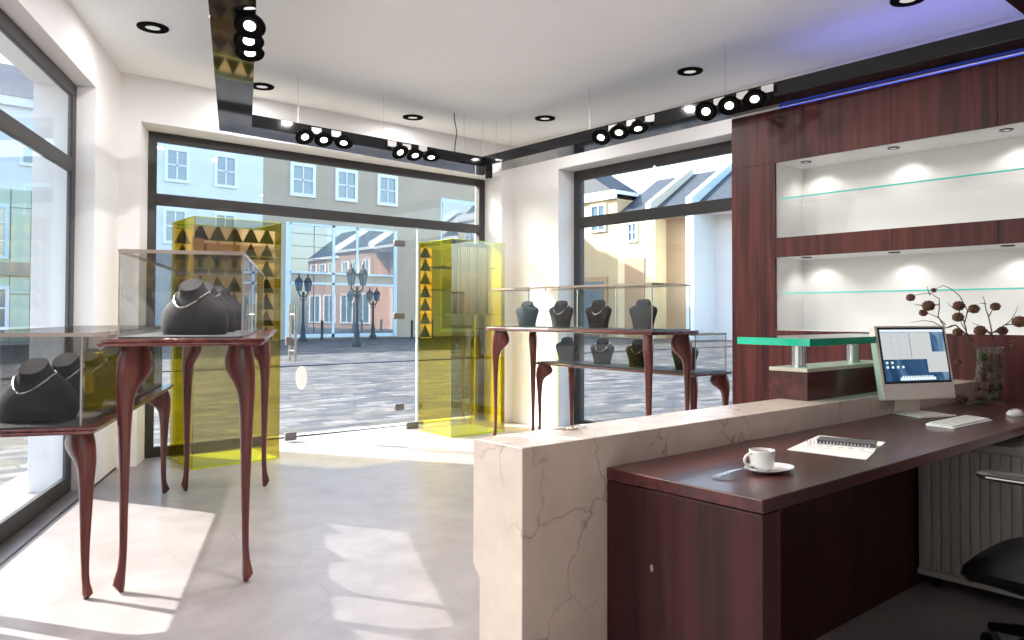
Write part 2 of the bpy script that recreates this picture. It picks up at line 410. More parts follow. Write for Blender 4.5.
def win_frame(mb, n0, n1, a0, a1, z0, z1, tr, pos, jl=.07, jr=.075, top=.085, bot=.1, extra=()):
    """rectangular frame in a local (along, depth) system given by pos(along, depth)->(x,y)"""
    def bx(p0, p1, za, zb): mb.prism([pos(p0, n0), pos(p1, n0), pos(p1, n1), pos(p0, n1)], za, zb)
    bx(a0, a0+jl, z0, z1); bx(a1-jr, a1, z0, z1); bx(a0+jl, a1-jr, z1-top, z1); bx(a0+jl, a1-jr, tr[0], tr[1])
    if bot: bx(a0+jl, a1-jr, z0, z0+bot)
    for e in extra: bx(*e)
# window 1 : left wall, s from -5.18 to -.72
pos = lambda s, n: LW(n, s)
mb = MB(); win_frame(mb, -.150, -.118, -3.02, -.72, 0., 2.75, (2.145, 2.24), pos, jr=.085, top=.09, bot=.11, extra=((-2.87, -2.79, .11, 2.145), (-2.87, -2.79, 2.24, 2.66)))
w1 = struct(mb.build('window_1', M['frame'], bevel=.004))
for (s0, s1, z0, z1) in ((-2.95, -2.87, .11, 2.145), (-2.79, -.805, .11, 2.145), (-2.95, -2.87, 2.24, 2.66), (-2.79, -.805, 2.24, 2.66)):
    mb = MB(); mb.prism([LW(-.134, s0), LW(-.134, s1), LW(-.126, s1), LW(-.126, s0)], z0, z1); mb.build('pane', M['pane'], w1)
mb = MB(); win_frame(mb, -.150, -.118, -6.6, -3.5, 0., 2.75, (2.145, 2.24), pos, jr=.085, top=.09, bot=.11)  # unseen window added to bring more daylight into the room
w4 = struct(mb.build('added_window', M['frame'], bevel=.004))
for (s0, s1, z0, z1) in ((-6.53, -3.585, .11, 2.145), (-6.53, -3.585, 2.24, 2.66)):
    mb = MB(); mb.prism([LW(-.134, s0), LW(-.134, s1), LW(-.126, s1), LW(-.126, s0)], z0, z1); mb.build('pane', M['pane'], w4)
# window 2 : back wall shopfront
pos = lambda x, n: (x, 6.77+n)
mb = MB(); win_frame(mb, 0, .07, 1.765, 5.335, 0, 2.72, (2.11, 2.205), pos, jl=.072, jr=.085, top=.075, bot=0, extra=((1.837, 2.80, 0, .085),))
w2 = struct(mb.build('window_2', M['frame'], bevel=.004))
for (x0, x1, z0, z1) in ((1.837, 5.25, 2.205, 2.645), (1.837, 2.97, .085, 2.11), (4.30, 5.25, .012, 2.11)):
    mb = MB(); mb.box(x0, x1, 6.785, 6.797, z0, z1); mb.build('pane', M['pane'], w2)
mb = MB(); mb.box(4.432, 4.444, 6.782, 6.80, .012, 2.11); mb.build('pane_edge', plain('clear_glass_edge', (.72, .76, .74), .3, noise=.03), w2)
for (x0, x1, z0, z1) in ((4.31, 4.52, .0, .065),):
    mb = MB(); mb.box(x0, x1, 6.77, 6.812, z0, z1); mb.build('patch_fitting', M['patch'], w2, bevel=.008)
# door 1 : frameless glass leaf
mb = MB(); mb.box(2.98, 4.285, 6.785, 6.797, .012, 2.105); d1 = struct(mb.build('door_1', M['pane']))
for (x0, x1, z0, z1) in ((4.15, 4.283, 1.90, 1.965), (4.15, 4.283, 1.145, 1.21), (4.17, 4.283, .20, .27), (2.985, 3.10, .012, .09), (2.985, 3.05, .90, .985)):
    mb = MB(); mb.box(x0, x1, 6.77, 6.812, z0, z1); mb.build('patch_fitting', M['patch'], d1, bevel=.012)
for yy in (6.74, 6.865):
    mb = MB(); mb.tube([(3.06, yy, .75), (3.06, yy, 1.29)], .013, 12); mb.tube([(3.06, yy, .85), (3.06, 6.805, .85)], .008, 8); mb.tube([(3.06, yy, 1.19), (3.06, 6.805, 1.19)], .008, 8)
    mb.build('door_handle', M['chrome'], d1, smooth=True)
mb = MB(); mb.rings([[(3.145+.056*math.cos(2*PI*k/32), yy, .592+.112*math.sin(2*PI*k/32)) for k in range(32)] for yy in (6.781, 6.784)])
mb.build('oval_sticker', M['sticker'], d1)
# window 3 : right wall
pos = lambda y, n: (5.73+n, y)
mb = MB(); win_frame(mb, 0, .07, 1.9, 5.746, 0, 2.72, (2.115, 2.222), pos, jl=.09, jr=.09, top=.10, bot=.09)
w3 = struct(mb.build('window_3', M['frame'], bevel=.004))
for (y0, y1, z0, z1) in ((1.99, 4.23, .09, 2.115), (4.24, 5.656, .09, 2.115), (1.99, 5.656, 2.222, 2.62)):
    mb = MB(); mb.box(5.738, 5.75, y0, y1, z0, z1); mb.build('pane', M['pane'], w3)
# slim skirting line
mb = MB(); mb.prism([LW(0, -.72), LW(.006, -.72), LW(.006, 0), LW(0, 0)], 0, .012); struct(mb.build('baseboard_left', M['frame']))
# dark threshold seam where the window recess meets the room floor
mb = MB(); mb.prism([LW(-.012, -3.02), LW(.0, -3.02), LW(.0, -.72), LW(-.012, -.72)], 0, .004); struct(mb.build('trim_1', M['frame']))

# ------------------------------------------------------------------ display tables
def leg_mesh(h, ox, oy, k=1.):
    """cabriole leg; (ox, oy) = unit outward diagonal. Foot stands at the local origin"""
    prof = [(1., .016, -.098, .034), (.965, .026, -.116, .037), (.93, .033, -.126, .039), (.895, .037, -.120, .0385), (.865, .038, -.096, .037), (.838, .038, -.066, .0355), (.812, .036, -.045, .034), (.775, .034, -.033, .032), (.72, .030, -.026, .029),
            (.64, .025, -.021, .0265), (.54, .021, -.018, .024), (.44, .0175, -.016, .0212), (.34, .015, -.0145, .0182), (.22, .0135, -.0135, .0158), (.14, .016, -.012, .0148), (.09, .024, -.009, .0148),
            (.055, .038, -.007, .017), (.034, .044, -.006, .0185), (.016, .030, -.004, .0145), (.0, .016, -.003, .009)]
    rs = []
    for t, o, i, b in prof:
        c = (o+i)/2; a = (o-i)/2; ring = []
        for q in range(16):
            an = 2*PI*q/16; ca, sa = math.cos(an), math.sin(an)
            u = c + a*math.copysign(abs(ca)**.7, ca)*k; w = b*math.copysign(abs(sa)**.7, sa)*k
            ring.append((u*ox - w*oy, u*oy + w*ox, t*h))
        rs.append(ring)
    return MB().rings(rs[::-1])

def table(loc, rotz, w, L, h, label, over=.08, top=.032, over_e=None):
    """local x = width, local y = length; the legs stand at the corners 0..w, 0..L"""
    t = thing('display_table', label, 'table', loc, rotz, 'cabriole display tables')
    oe = over if over_e is None else over_e
    mb = MB(); z0 = h-top
    # moulded edge: two steps
    for (e, za, zb) in ((0, z0+.014, h), (-.012, z0, z0+.014)):
        mb.box(-over-e*-1, w+over+e, -oe-e*-1, L+oe+e, za, zb)
    mb.build('table_top', M['ttop'], t, bevel=.004)
    for (x, y, sx, sy) in ((0, 0, -1, -1), (w, 0, 1, -1), (w, L, 1, 1), (0, L, -1, 1)):
        q = math.sqrt(.5)
        o = leg_mesh(z0, sx*q, sy*q).build('leg', M['leg'], t, smooth=True); o.location = (x, y, 0)
    return t

def case(loc, rotz, x0, x1, y0, y1, z0, z1, label, seams=(), top_over=0., th=.008, gm='case'):
    c = thing('glass_case', label, 'display case', loc, rotz, 'glass jewellery cases')
    mb = MB(); mb.box(x0, x1, y0, y1, z0, z0+.008); mb.build('base_plate', M['felt'], c)
    za, zb = z0+.008, z1-.016
    for nm, b in (('side_pane', (x0, x0+th, y0, y1)), ('side_pane', (x1-th, x1, y0, y1)), ('end_pane', (x0+th, x1-th, y0, y0+th)), ('end_pane', (x0+th, x1-th, y1-th, y1))):
        mb = MB(); mb.box(*b, za, zb); mb.build(nm, M[gm], c)
    mb = MB(); mb.box(x0-top_over, x1+top_over, y0-top_over, y1+top_over, zb, z1); lid = mb.build('top_pane', M[gm], c)
    # visible polished edge of the top pane
    e = .003; o = top_over
    mb = MB(); mb.box(x0-o-e, x0-o, y0-o-e, y1+o+e, zb, z1); mb.box(x1+o, x1+o+e, y0-o-e, y1+o+e, zb, z1); mb.box(x0-o, x1+o, y0-o-e, y0-o, zb, z1); mb.box(x0-o, x1+o, y1+o, y1+o+e, zb, z1)
    mb.build('polished_edge', M['case_edge'], lid)
    for (xx, yy) in ((x0-.001, y0-.001), (x1-.005, y0-.001), (x1-.005, y1-.005), (x0-.001, y1-.005)):
        mb = MB(); mb.box(xx, xx+.006, yy, yy+.006, za, zb); mb.build('corner_joint', M['case_edge'], c)
    for s in seams:
        mb = MB(); mb.box(x0-.001, x0+th+.001, s-.002, s+.002, za, zb); mb.build('seam', M['chrome'], c)
    return c

hT, hL = 1.090, .722
TL = (1.313, 3.402, 0); LL = (.7175, 3.625, 0)
wT, LT = .497, 1.934; wL = .4645
# local frame of the left tables: local x = NN, local y = V ; legs at x -w..0
def lt(p, n, v, z=0): return (p[0] + NN.x*n + V.x*v, p[1] + NN.y*n + V.y*v, z)
table(lt(TL, -wT, 0), TH, wT, LT, hT, 'tall mahogany display table on the left with a large open glass case on top')
table(lt(LL, -wL, 0), TH, wL, LT, hL, 'low mahogany display table nested by the left window behind the tall one', over=.055, top=.026)
case(lt(TL, -wT, 0), TH, -.022, wT-.015, -.05, 1.97, hT, 1.475, 'tall clear glass case standing on the left tall table')
case(lt(LL, -wL, 0), TH, .0, wL-.015, -.03, 1.92, hL, 1.118, 'smoky glass case with overhanging top pane on the low left table', top_over=.05, gm='case_smoky')
# right tables, parallel to the right wall: local y runs along -Y
RA = (4.437, 5.463, 0); RE = (4.997, 5.474, 0); LR = 1.80
table((RA[0]+.462, RA[1], 0), PI, .462, LR, 1.078, 'tall mahogany display table in front of the right window', over=.055, over_e=.075)
table((RE[0]+.432, RE[1], 0), PI, .432, LR, .735, 'low mahogany display table nested against the right window', over=.035, top=.026, over_e=.05)
case((RA[0]+.462, RA[1], 0), PI, .022, .482, -.04, 1.85, 1.078, 1.435, 'long clear glass case with four busts on the tall right table', seams=(.20, .62, 1.08))
case((RE[0]+.432, RE[1], 0), PI, .05, .465, .0, 1.845, .735, 1.05, 'long clear glass case between the nested right tables', seams=(.45, .95, 1.4))

# ------------------------------------------------------------------ necklace busts
def bust_mesh(scoop):
    rs = []
    #      z     hx    hy    dy   slant
    prof = [(0, .130, .115, 0, 0), (.015, .138, .122, 0, 0), (.06, .142, .124, 0, 0), (.10, .136, .116, 0, .004), (.135, .115, .098, -.004, .010), (.160, .090, .078, -.012, .016), (.180, .068, .062, -.022, .022),
            (.198, .054, .052, -.032, .026), (.222, .049, .048, -.042, .030)]
    if scoop: prof = [(0, .080, .055, 0, 0), (.03, .082, .057, 0, 0), (.08, .093, .060, 0, 0), (.12, .108, .058, 0, 0), (.148, .114, .052, 0, .0), (.166, .105, .047, .0, .004), (.178, .082, .044, .002, .008), (.19, .060, .042, .004, .012), (.215, .055, .040, .006, .02)]
    n = 28
    for z, hx, hy, dy, sl in prof:
        ring = []
        for k in range(n):
            a = 2*PI*k/n; ca, sa = math.cos(a), math.sin(a)
            x = hx*math.copysign(abs(ca)**.85, ca); y = dy + hy*math.copysign(abs(sa)**.85, sa)
            zz = z + sl*(y-dy)/max(hy, .01)
            ring.append((x, y, zz))
        rs.append(ring)
    return MB().rings(rs)
def chain_mesh(rx, ry, z0, drop, dy):
    """closed string of beads' core lying round the neck and hanging down the chest (chest faces -y)"""
    pts = []
    for k in range(40):
        a = 2*PI*k/40; x = rx*math.cos(a); y = dy + ry*math.sin(a)
        fr = max(0, -math.sin(a)); pts.append((x, y - fr*fr*drop*.62, z0 + .012*math.sin(a) - fr**2*drop))
    return MB().tube(pts, .0042, 6, closed=True)
protos = {}
def bust(loc, rotz, label, scoop=False, m='velvet', s=1.):
    k = (scoop, m)
    if k not in protos:
        o = bust_mesh(scoop).build('necklace_bust', M[m], None, smooth=True); protos[k] = o
    else:
        o = protos[k].copy(); COL.objects.link(o)
    o.location = loc; o.rotation_euler = (0, 0, rotz); o.scale = (s, s, s)
    return tag(o, label, 'display bust', 'necklace busts')
nproto = {}
def necklace(loc, rotz, label, scoop=False, s=1.):
    if scoop not in nproto:
        o = (chain_mesh(.066, .047, .190, .065, .004) if scoop else chain_mesh(.072, .068, .186, .055, -.024)).build('necklace', M['silver'], None, smooth=True); nproto[scoop] = o
    else: o = nproto[scoop].copy(); COL.objects.link(o)
    o.location = loc; o.rotation_euler = (0, 0, rotz); o.scale = (s, s, s)
    return tag(o, label, 'necklace', 'silver necklaces')
rotL = TH - .35
pos_txt = ('nearest the camera', 'second from the near end', 'third from the near end', 'at the far end')
for i, v in enumerate((.34, .84, 1.32, 1.75)):
    p = lt(TL, -.26, v, hT+.0085)
    bust(p, rotL, 'dark velvet bust in the tall left case, ' + pos_txt[i], s=1.08)
    if i < 2: necklace(p, rotL, 'silver necklace on the bust in the tall left case, ' + pos_txt[i], s=1.08)
for i, v in enumerate((.20, .66, 1.12, 1.60)):
    p = lt(LL, -.24, v, hL+.0085)
    bust(p, rotL+.15, 'dark velvet bust in the low left case, ' + pos_txt[i], s=1.08)
    if i < 3: necklace(p, rotL+.15, 'silver necklace on the bust in the low left case, ' + pos_txt[i], s=1.08)
side_txt = ('leftmost of its row', 'second from the left', 'third from the left', 'rightmost of its row')
for i, (y, sc) in enumerate(((5.28, 1), (4.83, 1), (4.38, 1), (3.90, 1))):
    p = (4.66, y, 1.078+.0085)
    bust(p, -PI/2+.45, ('slate' if i != 2 else 'dark') + ' velvet bust in the upper right case, ' + side_txt[i], bool(sc), 'velvet2' if i != 2 else 'velvet')
    if i in (1, 2): necklace(p, -PI/2+.45, 'silver necklace on the upper right case bust, ' + side_txt[i], bool(sc))
for i, (y, sc) in enumerate(((5.30, 1), (4.83, 1), (4.40, 1), (3.90, 1))):
    p = (5.19, y, .735+.0085)
    bust(p, -PI/2+.45, ('slate' if i == 0 else 'dark') + ' velvet bust in the lower right case, ' + side_txt[i], bool(sc), 'velvet' if i else 'velvet2')
    if i in (1, 2): necklace(p, -PI/2+.45, 'silver necklace on the lower right case bust, ' + side_txt[i], bool(sc))

# ------------------------------------------------------------------ yellow acrylic towers by the door
def tower(x0, x1, y0, y1, h, label, shelves, pat, front=False):
    t = thing('display_tower', label, 'display tower', ((x0+x1)/2, (y0+y1)/2, 0), 0, 'yellow acrylic towers')
    cx, cy = (x0+x1)/2, (y0+y1)/2; a, b = (x1-x0)/2, (y1-y0)/2; th = .010
    mb = MB(); mb.box(-a, a, -b, b, .0, .012); mb.build('base_plate', M['amber_edge'], t)
    for nm, bb, mm in (('front_pane', (-a, a, -b, -b+th), 'smoke_pale' if front else 'smoke'), ('back_pane', (-a, a, b-th, b), 'olive'), ('side_pane', (-a, -a+th, -b+th, b-th), 'amber'), ('side_pane', (a-th, a, -b+th, b-th), 'amber')):
        mb = MB(); mb.box(*bb, .012, h); pn = mb.build(nm, M[mm], t)
        mb = MB(); mb.box(bb[0], bb[1], bb[2], bb[3], h, h+.004); mb.build('polished_edge', M['amber_edge'], pn)
    mb = MB(); mb.box(-a+th+.004, pat*(2*a)-a, b-th-.008, b-th-.003, .95, h-.05); mb.build('reflection_panel', M['tri'], t)  # triangle reflections in the acrylic, painted on panels inside the tower
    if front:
        mb = MB(); mb.box(-a+th+.002, a-th-.002, -b+.105, -b+.109, .98, h-.06); mb.build('reflection_panel', M['tri'], t)
    else:
        mb = MB(); mb.box(-.195, .20, -b+.100, -b+.105, 1.20, h-.055); pn = mb.build('reflected_stripes', M['stripe'], t)  # striped reflection and its frame, painted on a panel behind the front pane
        mb = MB(); mb.box(-.255, -.195, -b+.095, -b+.110, 1.20, h-.02); mb.box(-.195, .20, -b+.095, -b+.110, h-.055, h-.02); mb.build('reflection_frame', M['frame'], pn)
    for z in shelves:
        mb = MB(); mb.box(-a+th, a-th, (-b+th+.01 if front else -b+.112), (-b+.104 if front else b-th-.012), z, z+.008); sh = mb.build('glass_shelf', M['amber'], t)
        mb = MB(); mb.box(-a+th, a-th, (-b+th+.006 if front else -b+.1105), (-b+th+.01 if front else -b+.112), z, z+.008); mb.build('polished_edge', M['amber_edge'], sh)
    return t
tower(1.92, 2.62, 6.06, 6.63, 1.95, 'yellow acrylic tower with painted triangle reflections on the left of the glass door', (1.66,), .99, True)
tower(4.335, 5.01, 6.025, 6.60, 1.93, 'yellow acrylic tower with three shelves to the right of the glass door', (1.67, 1.44, 1.19), .22)
mb = MB(); mb.box(-.135, .135, -.035, .035, 0, .085); o = tag(mb.build('leather_box', M['tan'], None, bevel=.006, loc=(2.155, 6.117, 1.6685), rotz=-.0), 'tan leather box lying flat on the shelf of the left yellow tower', 'box')
mb = MB(); mb.box(-.034, .034, -.035, .035, 0, .115); mb.box(-.036, .036, -.037, .037, .08, .085); o = tag(mb.build('gift_box', M['tan'], None, bevel=.005, loc=(1.968, 6.117, 1.6685)), 'upright tan lidded box at the left end of the left tower shelf', 'box')

# ------------------------------------------------------------------ lighting track
ZB, ZT = 2.60, 2.695
out_ = [(.14, .75), (2.037, 5.874), (4.72, 6.05), (4.66, .75)]
inn_ = [(.475, 1.144), (2.183, 5.60), (4.435, 5.68), (4.425, 1.144)]
trk = thing('lighting_track', 'black gloss suspended lighting track running round the ceiling', 'light track', (2.4, 3.4, ZB))
for i in range(4):
    j = (i+1) % 4
    mb = MB(); q = [inn_[i], inn_[j], out_[j], out_[i]]
    q = [(x-2.4, y-3.4) for x, y in q]
    mb.prism(q, 0, ZT-ZB); mb.build('track_segment', M['gloss'], trk, bevel=.002)
for (x, y) in ((4.26, 5.73), (4.50, 5.75), (4.56, 5.62), (4.60, 5.45), (3.37, 5.70), (2.58, 5.67), (2.13, 5.62), (4.52, 4.35), (4.52, 3.05), (1.72, 4.6)):
    mb = MB(); mb.tube([(x-2.4, y-3.4, .07), (x-2.4, y-3.4, H-ZB)], .0018, 6); mb.lathe([(.008, .08), (.008, .1), (.004, .11)], 8, (x-2.4, y-3.4, 0)); mb.build('suspension_wire', M['chrome'], trk)
mb = MB(); mb.tube([(4.17-2.4, 5.76-3.4, .07), (4.18-2.4, 5.76-3.4, .2), (4.20-2.4, 5.76-3.4, .3), (4.17-2.4, 5.76-3.4, .42), (4.165-2.4, 5.76-3.4, H-ZB)], .005, 6); mb.build('power_cable', M['black'], trk, smooth=True)
mb = MB(); mb.box(4.62-2.4, 4.66-2.4, 5.80-3.4, 5.86-3.4, -.07, 0.); mb.build('junction_stub', M['black'], trk)

def spot(loc, aim, plate_dir, label, off=.06):
    """round gimbal spot: local z of the head points along aim"""
    t = thing('spotlight', label, 'spotlight', loc, 0, 'track spotlights')
    z = Vector(aim).normalized(); q = z.to_track_quat('Z', 'Y').to_matrix().to_4x4()
    mb = MB(); mb.lathe([(.026, -.045), (.044, -.04), (.050, -.012), (.068, -.006), (.074, .004), (.071, .012), (.056, .014), (.042, .004), (.036, .002)], 28, mtx=q, cap=True)
    mb.build('housing', M['ring'], t, smooth=True)
    mb = MB(); mb.lathe([(.027, .004), (.027, .009), (.023, .011)], 24, mtx=q); mb.build('lens', M['lens'], t)
    d = Vector(plate_dir).normalized(); s = d.cross(Vector((0, 0, 1)))
    # white plate standing in for the bright square track opening and the arm that carries the head
    mb = MB()
    mm = Matrix((( s.x, d.x, 0, d.x*off), (s.y, d.y, 0, d.y*off), (0, 0, 1, 0), (0, 0, 0, 1)))
    mb.box(-.042, .042, -.004, .004, .066, .116, mm); mb.build('cutout_plate', M['porcelain'], t)
    mb = MB(); mb.tube([tuple(d*off+Vector((0, 0, .055))), tuple(-z*.045)], .012, 10); mb.build('arm', M['black'], t)
    return t
sl = []
dl = Vector((-.935, .354, 0))
ZS = 2.565
for i, (x, y) in enumerate(((1.362, 3.531), (1.434, 3.729), (1.505, 3.897))): sl.append(((x, y, ZS), dl, 0, (-.30+.12*i, -.42+.1*i, -.8), ('near', 'middle', 'far')[i] + ' spotlight of the trio on the left track segment'))
for i, (x, y) in enumerate(((2.555, 5.49), (2.712, 5.487), (2.88, 5.478))): sl.append(((x, y, ZS), Vector((0, 1, 0)), 0, (.0-.12*i, -.75+.22*i, -.9), ('left', 'middle', 'right')[i] + ' spotlight of the left trio above the glass door'))
for i, (x, y) in enumerate(((3.411, 5.49), (3.573, 5.51), (3.72, 5.48))): sl.append(((x, y, ZS), Vector((0, 1, 0)), 0, (.1-.1*i, -.7+.25*i, -.9), ('left', 'middle', 'right')[i] + ' spotlight of the right trio above the glass door'))
for i, (x, y) in enumerate(((4.291, 4.008), (4.275, 3.809), (4.288, 3.636))): sl.append(((x, y, ZS), Vector((1, 0, 0)), 0, (-.55+.22*i, -.2, -.75), ('left', 'middle', 'right')[i] + ' spotlight of the trio before the right window'))
for i, (x, y) in enumerate(((4.272, 3.033), (4.265, 2.848), (4.255, 2.657))): sl.append(((x, y, ZS), Vector((1, 0, 0)), 0, (-.6+.15*i, -.3, -.65), ('left', 'middle', 'right')[i] + ' spotlight of the trio beside the wood wall unit'))
for k_, (loc, d, _, aim, lab) in enumerate(sl): spot(loc, aim, d, lab, (.045, .13, .13, .135, .15)[k_//3])

# ------------------------------------------------------------------ recessed ceiling downlights
def downlight(x, y, z, label, r=.098, dim='lens_dim'):
    t = thing('ceiling_downlight', label, 'downlight', (x, y, z), 0, 'recessed ceiling downlights')
    mb = MB(); mb.lathe([(r, 0), (r, -.006), (r*.97, -.010), (r*.52, -.012), (r*.48, -.006), (r*.48, 0)], 32); mb.build('trim_ring', M['ring'], t, smooth=True)
    mb = MB(); mb.lathe([(r*.47, -.001), (r*.47, -.005), (r*.36, -.007)], 24); mb.build('lens', M[dim], t)
    return t
dls = ((1.406, 5.319, 'recessed downlight in the corner above the left window'), (2.465, 6.116, 'recessed downlight partly hidden behind the left track segment'), (3.955, 6.138, 'recessed downlight above the right trio of door spotlights'),
       (4.935, 5.34, 'recessed downlight above the corner pillar'), (4.824, 3.571, 'recessed downlight above the trio by the wood wall unit'), (4.701, 1.906, 'recessed downlight cut off by the top edge of the picture'))
for x, y, l in dls: downlight(x, y, H, l)

# ------------------------------------------------------------------ mahogany wall unit with two lit niches
X0, YE, YN, UT = 4.651, 3.088, -.6, 2.582
wu = thing('wall_unit', 'tall mahogany wall unit with two white lit niches behind the desk', 'wall unit', (X0, YE, 0))
def wb(*b): # world box -> local
    mb = MB(); mb.box(b[0]-X0, b[1]-X0, b[2]-YE, b[3]-YE, b[4], b[5]); return mb
NA, NB_ = (1.715, 2.225), (1.095, 1.585)
g = .0015
ys = [YE, 2.549, 1.989, 1.429, .869, .309, -.251, YN]
for i in range(len(ys)-1): wb(X0, X0+.02, ys[i+1]+g, ys[i]-g, NA[1], UT-.001).build('panel', M['wood_z'], wu)
wb(X0, X0+.02, 2.753, YE, 0, NA[1]-g).build('panel', M['wood_z'], wu)
for i, (a, b) in enumerate(((2.753, 1.989), (1.989, 1.429), (1.429, .309), (.309, YN))):
    wb(X0, X0+.02, b+g, a-g, NB_[1], NA[0]).build('panel', M['wood_z'], wu)
for a, b in ((2.753, 1.989), (1.989, 1.429), (1.429, .869), (.869, YN)):
    wb(X0, X0+.02, b+g, a-g, 0, NB_[0]).build('panel', M['wood_z'], wu)
mb = wb(X0+.02, 5.2, YE-.02, YE, 0, UT); mb.box(.02, 5.2-X0, YN-YE, -.02, UT-.02, UT); mb.box(5.18-X0, 5.2-X0, YN-YE, -.02, 0, UT-.02); mb.build('carcass', M['wood_z'], wu)
for (za, zb) in (NA, NB_):
    mb = MB(); t = .012; xb = 5.02-X0; xa = .012; y0, y1 = YN-YE, 2.753-YE
    mb.box(xb, xb+t, y0, y1, za, zb)
    mb.box(xa, xb, y0, y1+t, za-t, za); mb.box(xa, xb, y0, y1+t, zb, zb+t); mb.box(xa, xb+t, y1, y1+t, za, zb); mb.box(xa, xb, y0-t, y0, za, zb)
    ni = mb.build('niche_lining', M['niche'], wu)
    zs = za + (zb-za)*.5 + (.007 if za > 1.5 else 0)
    mb = MB(); mb.box(.035, xb-.001, y0, y1-.03, zs, zs+.008); sh = mb.build('glass_shelf', M['shelf'], wu)
    mb = MB(); mb.box(.032, .035, y0, y1-.03, zs-.0005, zs+.0085); mb.build('shelf_edge', M['cyan'], sh)
    for y in (2.60, 2.03, 1.425, .82, .22):
        mb = MB(); mb.lathe([(.034, zb), (.034, zb-.006), (.022, zb-.006), (.02, zb-.001)], 20, (.13, y-YE, 0)); nl = mb.build('niche_light', M['black'], wu)
        mb = MB(); mb.lathe([(.019, zb-.001), (.019, zb-.004)], 16, (.13, y-YE, 0)); mb.build('lens', M['lens_dim'], nl)
wb(X0+.003, X0+.03, 2.72, YE-.002, UT, UT+.016).build('profile_end', M['white'], wu)
wb(X0+.003, X0+.03, YN, 2.72, UT, UT+.008).build('led_strip', M['led'], wu)

# ------------------------------------------------------------------ marble counter, riser and glass bar top
mx0, mx1, my0, my1, mz = 1.339, X0-.002, 1.536, 1.751, .842
mb = MB()
pr = [(my0, 0), (my1-.03, 0), (my1-.03, .45), (my1, .485), (my1, mz), (my0, mz)]
mb.extrude([(0, y-my0, z) for y, z in pr], (mx1-mx0, 0, 0))
tag(mb.build('marble_counter', M['marble'], None, bevel=.003, loc=(mx0, my0, 0)), 'long veined beige marble counter wall running up to the wood unit', 'counter')
bxx0, bxx1, bxy0, bxy1 = 2.984, 3.80, 1.622, 1.80
rs_ = thing('counter_riser', 'low dark wood riser box with pale top standing on the marble counter', 'counter riser', (bxx0, bxy0, mz))
mb = MB(); mb.box(0, bxx1-bxx0, 0, bxy1-bxy0, .0005, .118); mb.build('body', M['wood_x'], rs_, bevel=.002)
mb = MB(); mb.box(.001, bxx1-bxx0-.001, .001, bxy1-bxy0-.001, .118, .134); mb.build('top_slab', M['marble'], rs_, bevel=.002)
zr = mz+.134
gb = thing('glass_bar_top', 'thick green glass bar top on two steel posts above the wood riser', 'bar top', (2.87, 1.55, zr))
mb = MB(); mb.box(0, 1.02, 0, .327, .098, .128); sl_ = mb.build('glass_slab', M['green_glass'], gb)
mb = MB(); e = .002
mb.box(-e, 0, -e, .327+e, .098, .128); mb.box(0, 1.02, -e, 0, .098, .128); mb.box(0, 1.02, .327, .327+e, .098, .128); mb.box(1.02, 1.02+e, -e, .327+e, .098, .128); mb.build('polished_edge', M['green_edge'], sl_)
for x in (.205, .70):
    mb = MB(); mb.lathe([(.036, .0005), (.036, .004), (.030, .006), (.030, .092), (.036, .094), (.036, .098)], 24, (x, .16, 0)); mb.build('post', M['chrome'], gb, smooth=True)

# ------------------------------------------------------------------ desk
dx0, dx1, dy0, dy1 = 1.666, X0-.002, 1.022, 1.534
dk = thing('reception_desk', 'dark mahogany desk built against the near side of the marble counter', 'desk', (dx0, dy0, 0))
mb = MB(); mb.box(0, dx1-dx0, 0, dy1-dy0, .715, .75); mb.build('desk_top', M['wood_x'], dk, bevel=.003)
mb = MB(); mb.box(.002, .085, .003, dy1-dy0, 0, .712); mb.build('end_panel', M['wood_shaded'], dk, bevel=.002)
mb = MB(); mb.box(.03, .07, .01, dy1-dy0-.03, .712, .715); mb.build('shadow_gap', M['black'], dk)
mb = MB(); mb.box(.085, dx1-dx0-.01, 1.44-dy0, 1.46-dy0, 0, .715); mb.build('back_panel', M['wood_shaded'], dk)
mb = MB(); mb.rings([[(.001-.003*k, .342+.006*math.cos(2*PI*q/12), .50+.011*math.sin(2*PI*q/12)) for q in range(12)] for k in (0, 1)]); mb.build('lock', M['chrome'], dk)
# roller cabinet under the desk
cb = thing('roller_cabinet', 'grey ribbed roller front cabinet on castors under the desk', 'cabinet', (3.575, .62, 0))
mb = MB(); mb.box(.014, .46, 0, .81, .055, .66); mb.build('body', M['rib'], cb, bevel=.003)
mb = MB()
nr = 20
for k in range(nr):
    y = .02+.77*k/nr; mb.box(0, .014, y+.002, y+.77/nr-.003, .085, .625)
mb.build('ribbed_front', M['rib'], cb, bevel=.003)
for za, zb in ((.055, .08), (.63, .66)): mb = MB(); mb.box(0, .014, 0, .81, za, zb); mb.build('front_rail', M['rib'], cb)
for x, y in ((.05, .06), (.05, .75), (.41, .06), (.41, .75)):
    mb = MB(); mm = Matrix.Translation((x, y, .0275)) @ Matrix.Rotation(PI/2, 4, 'X'); mb.lathe([(.027, -.011), (.027, .011)], 16, mtx=mm); mb.box(x-.012, x+.012, y-.016, y+.016, .035, .055); mb.build('castor', M['black'], cb)

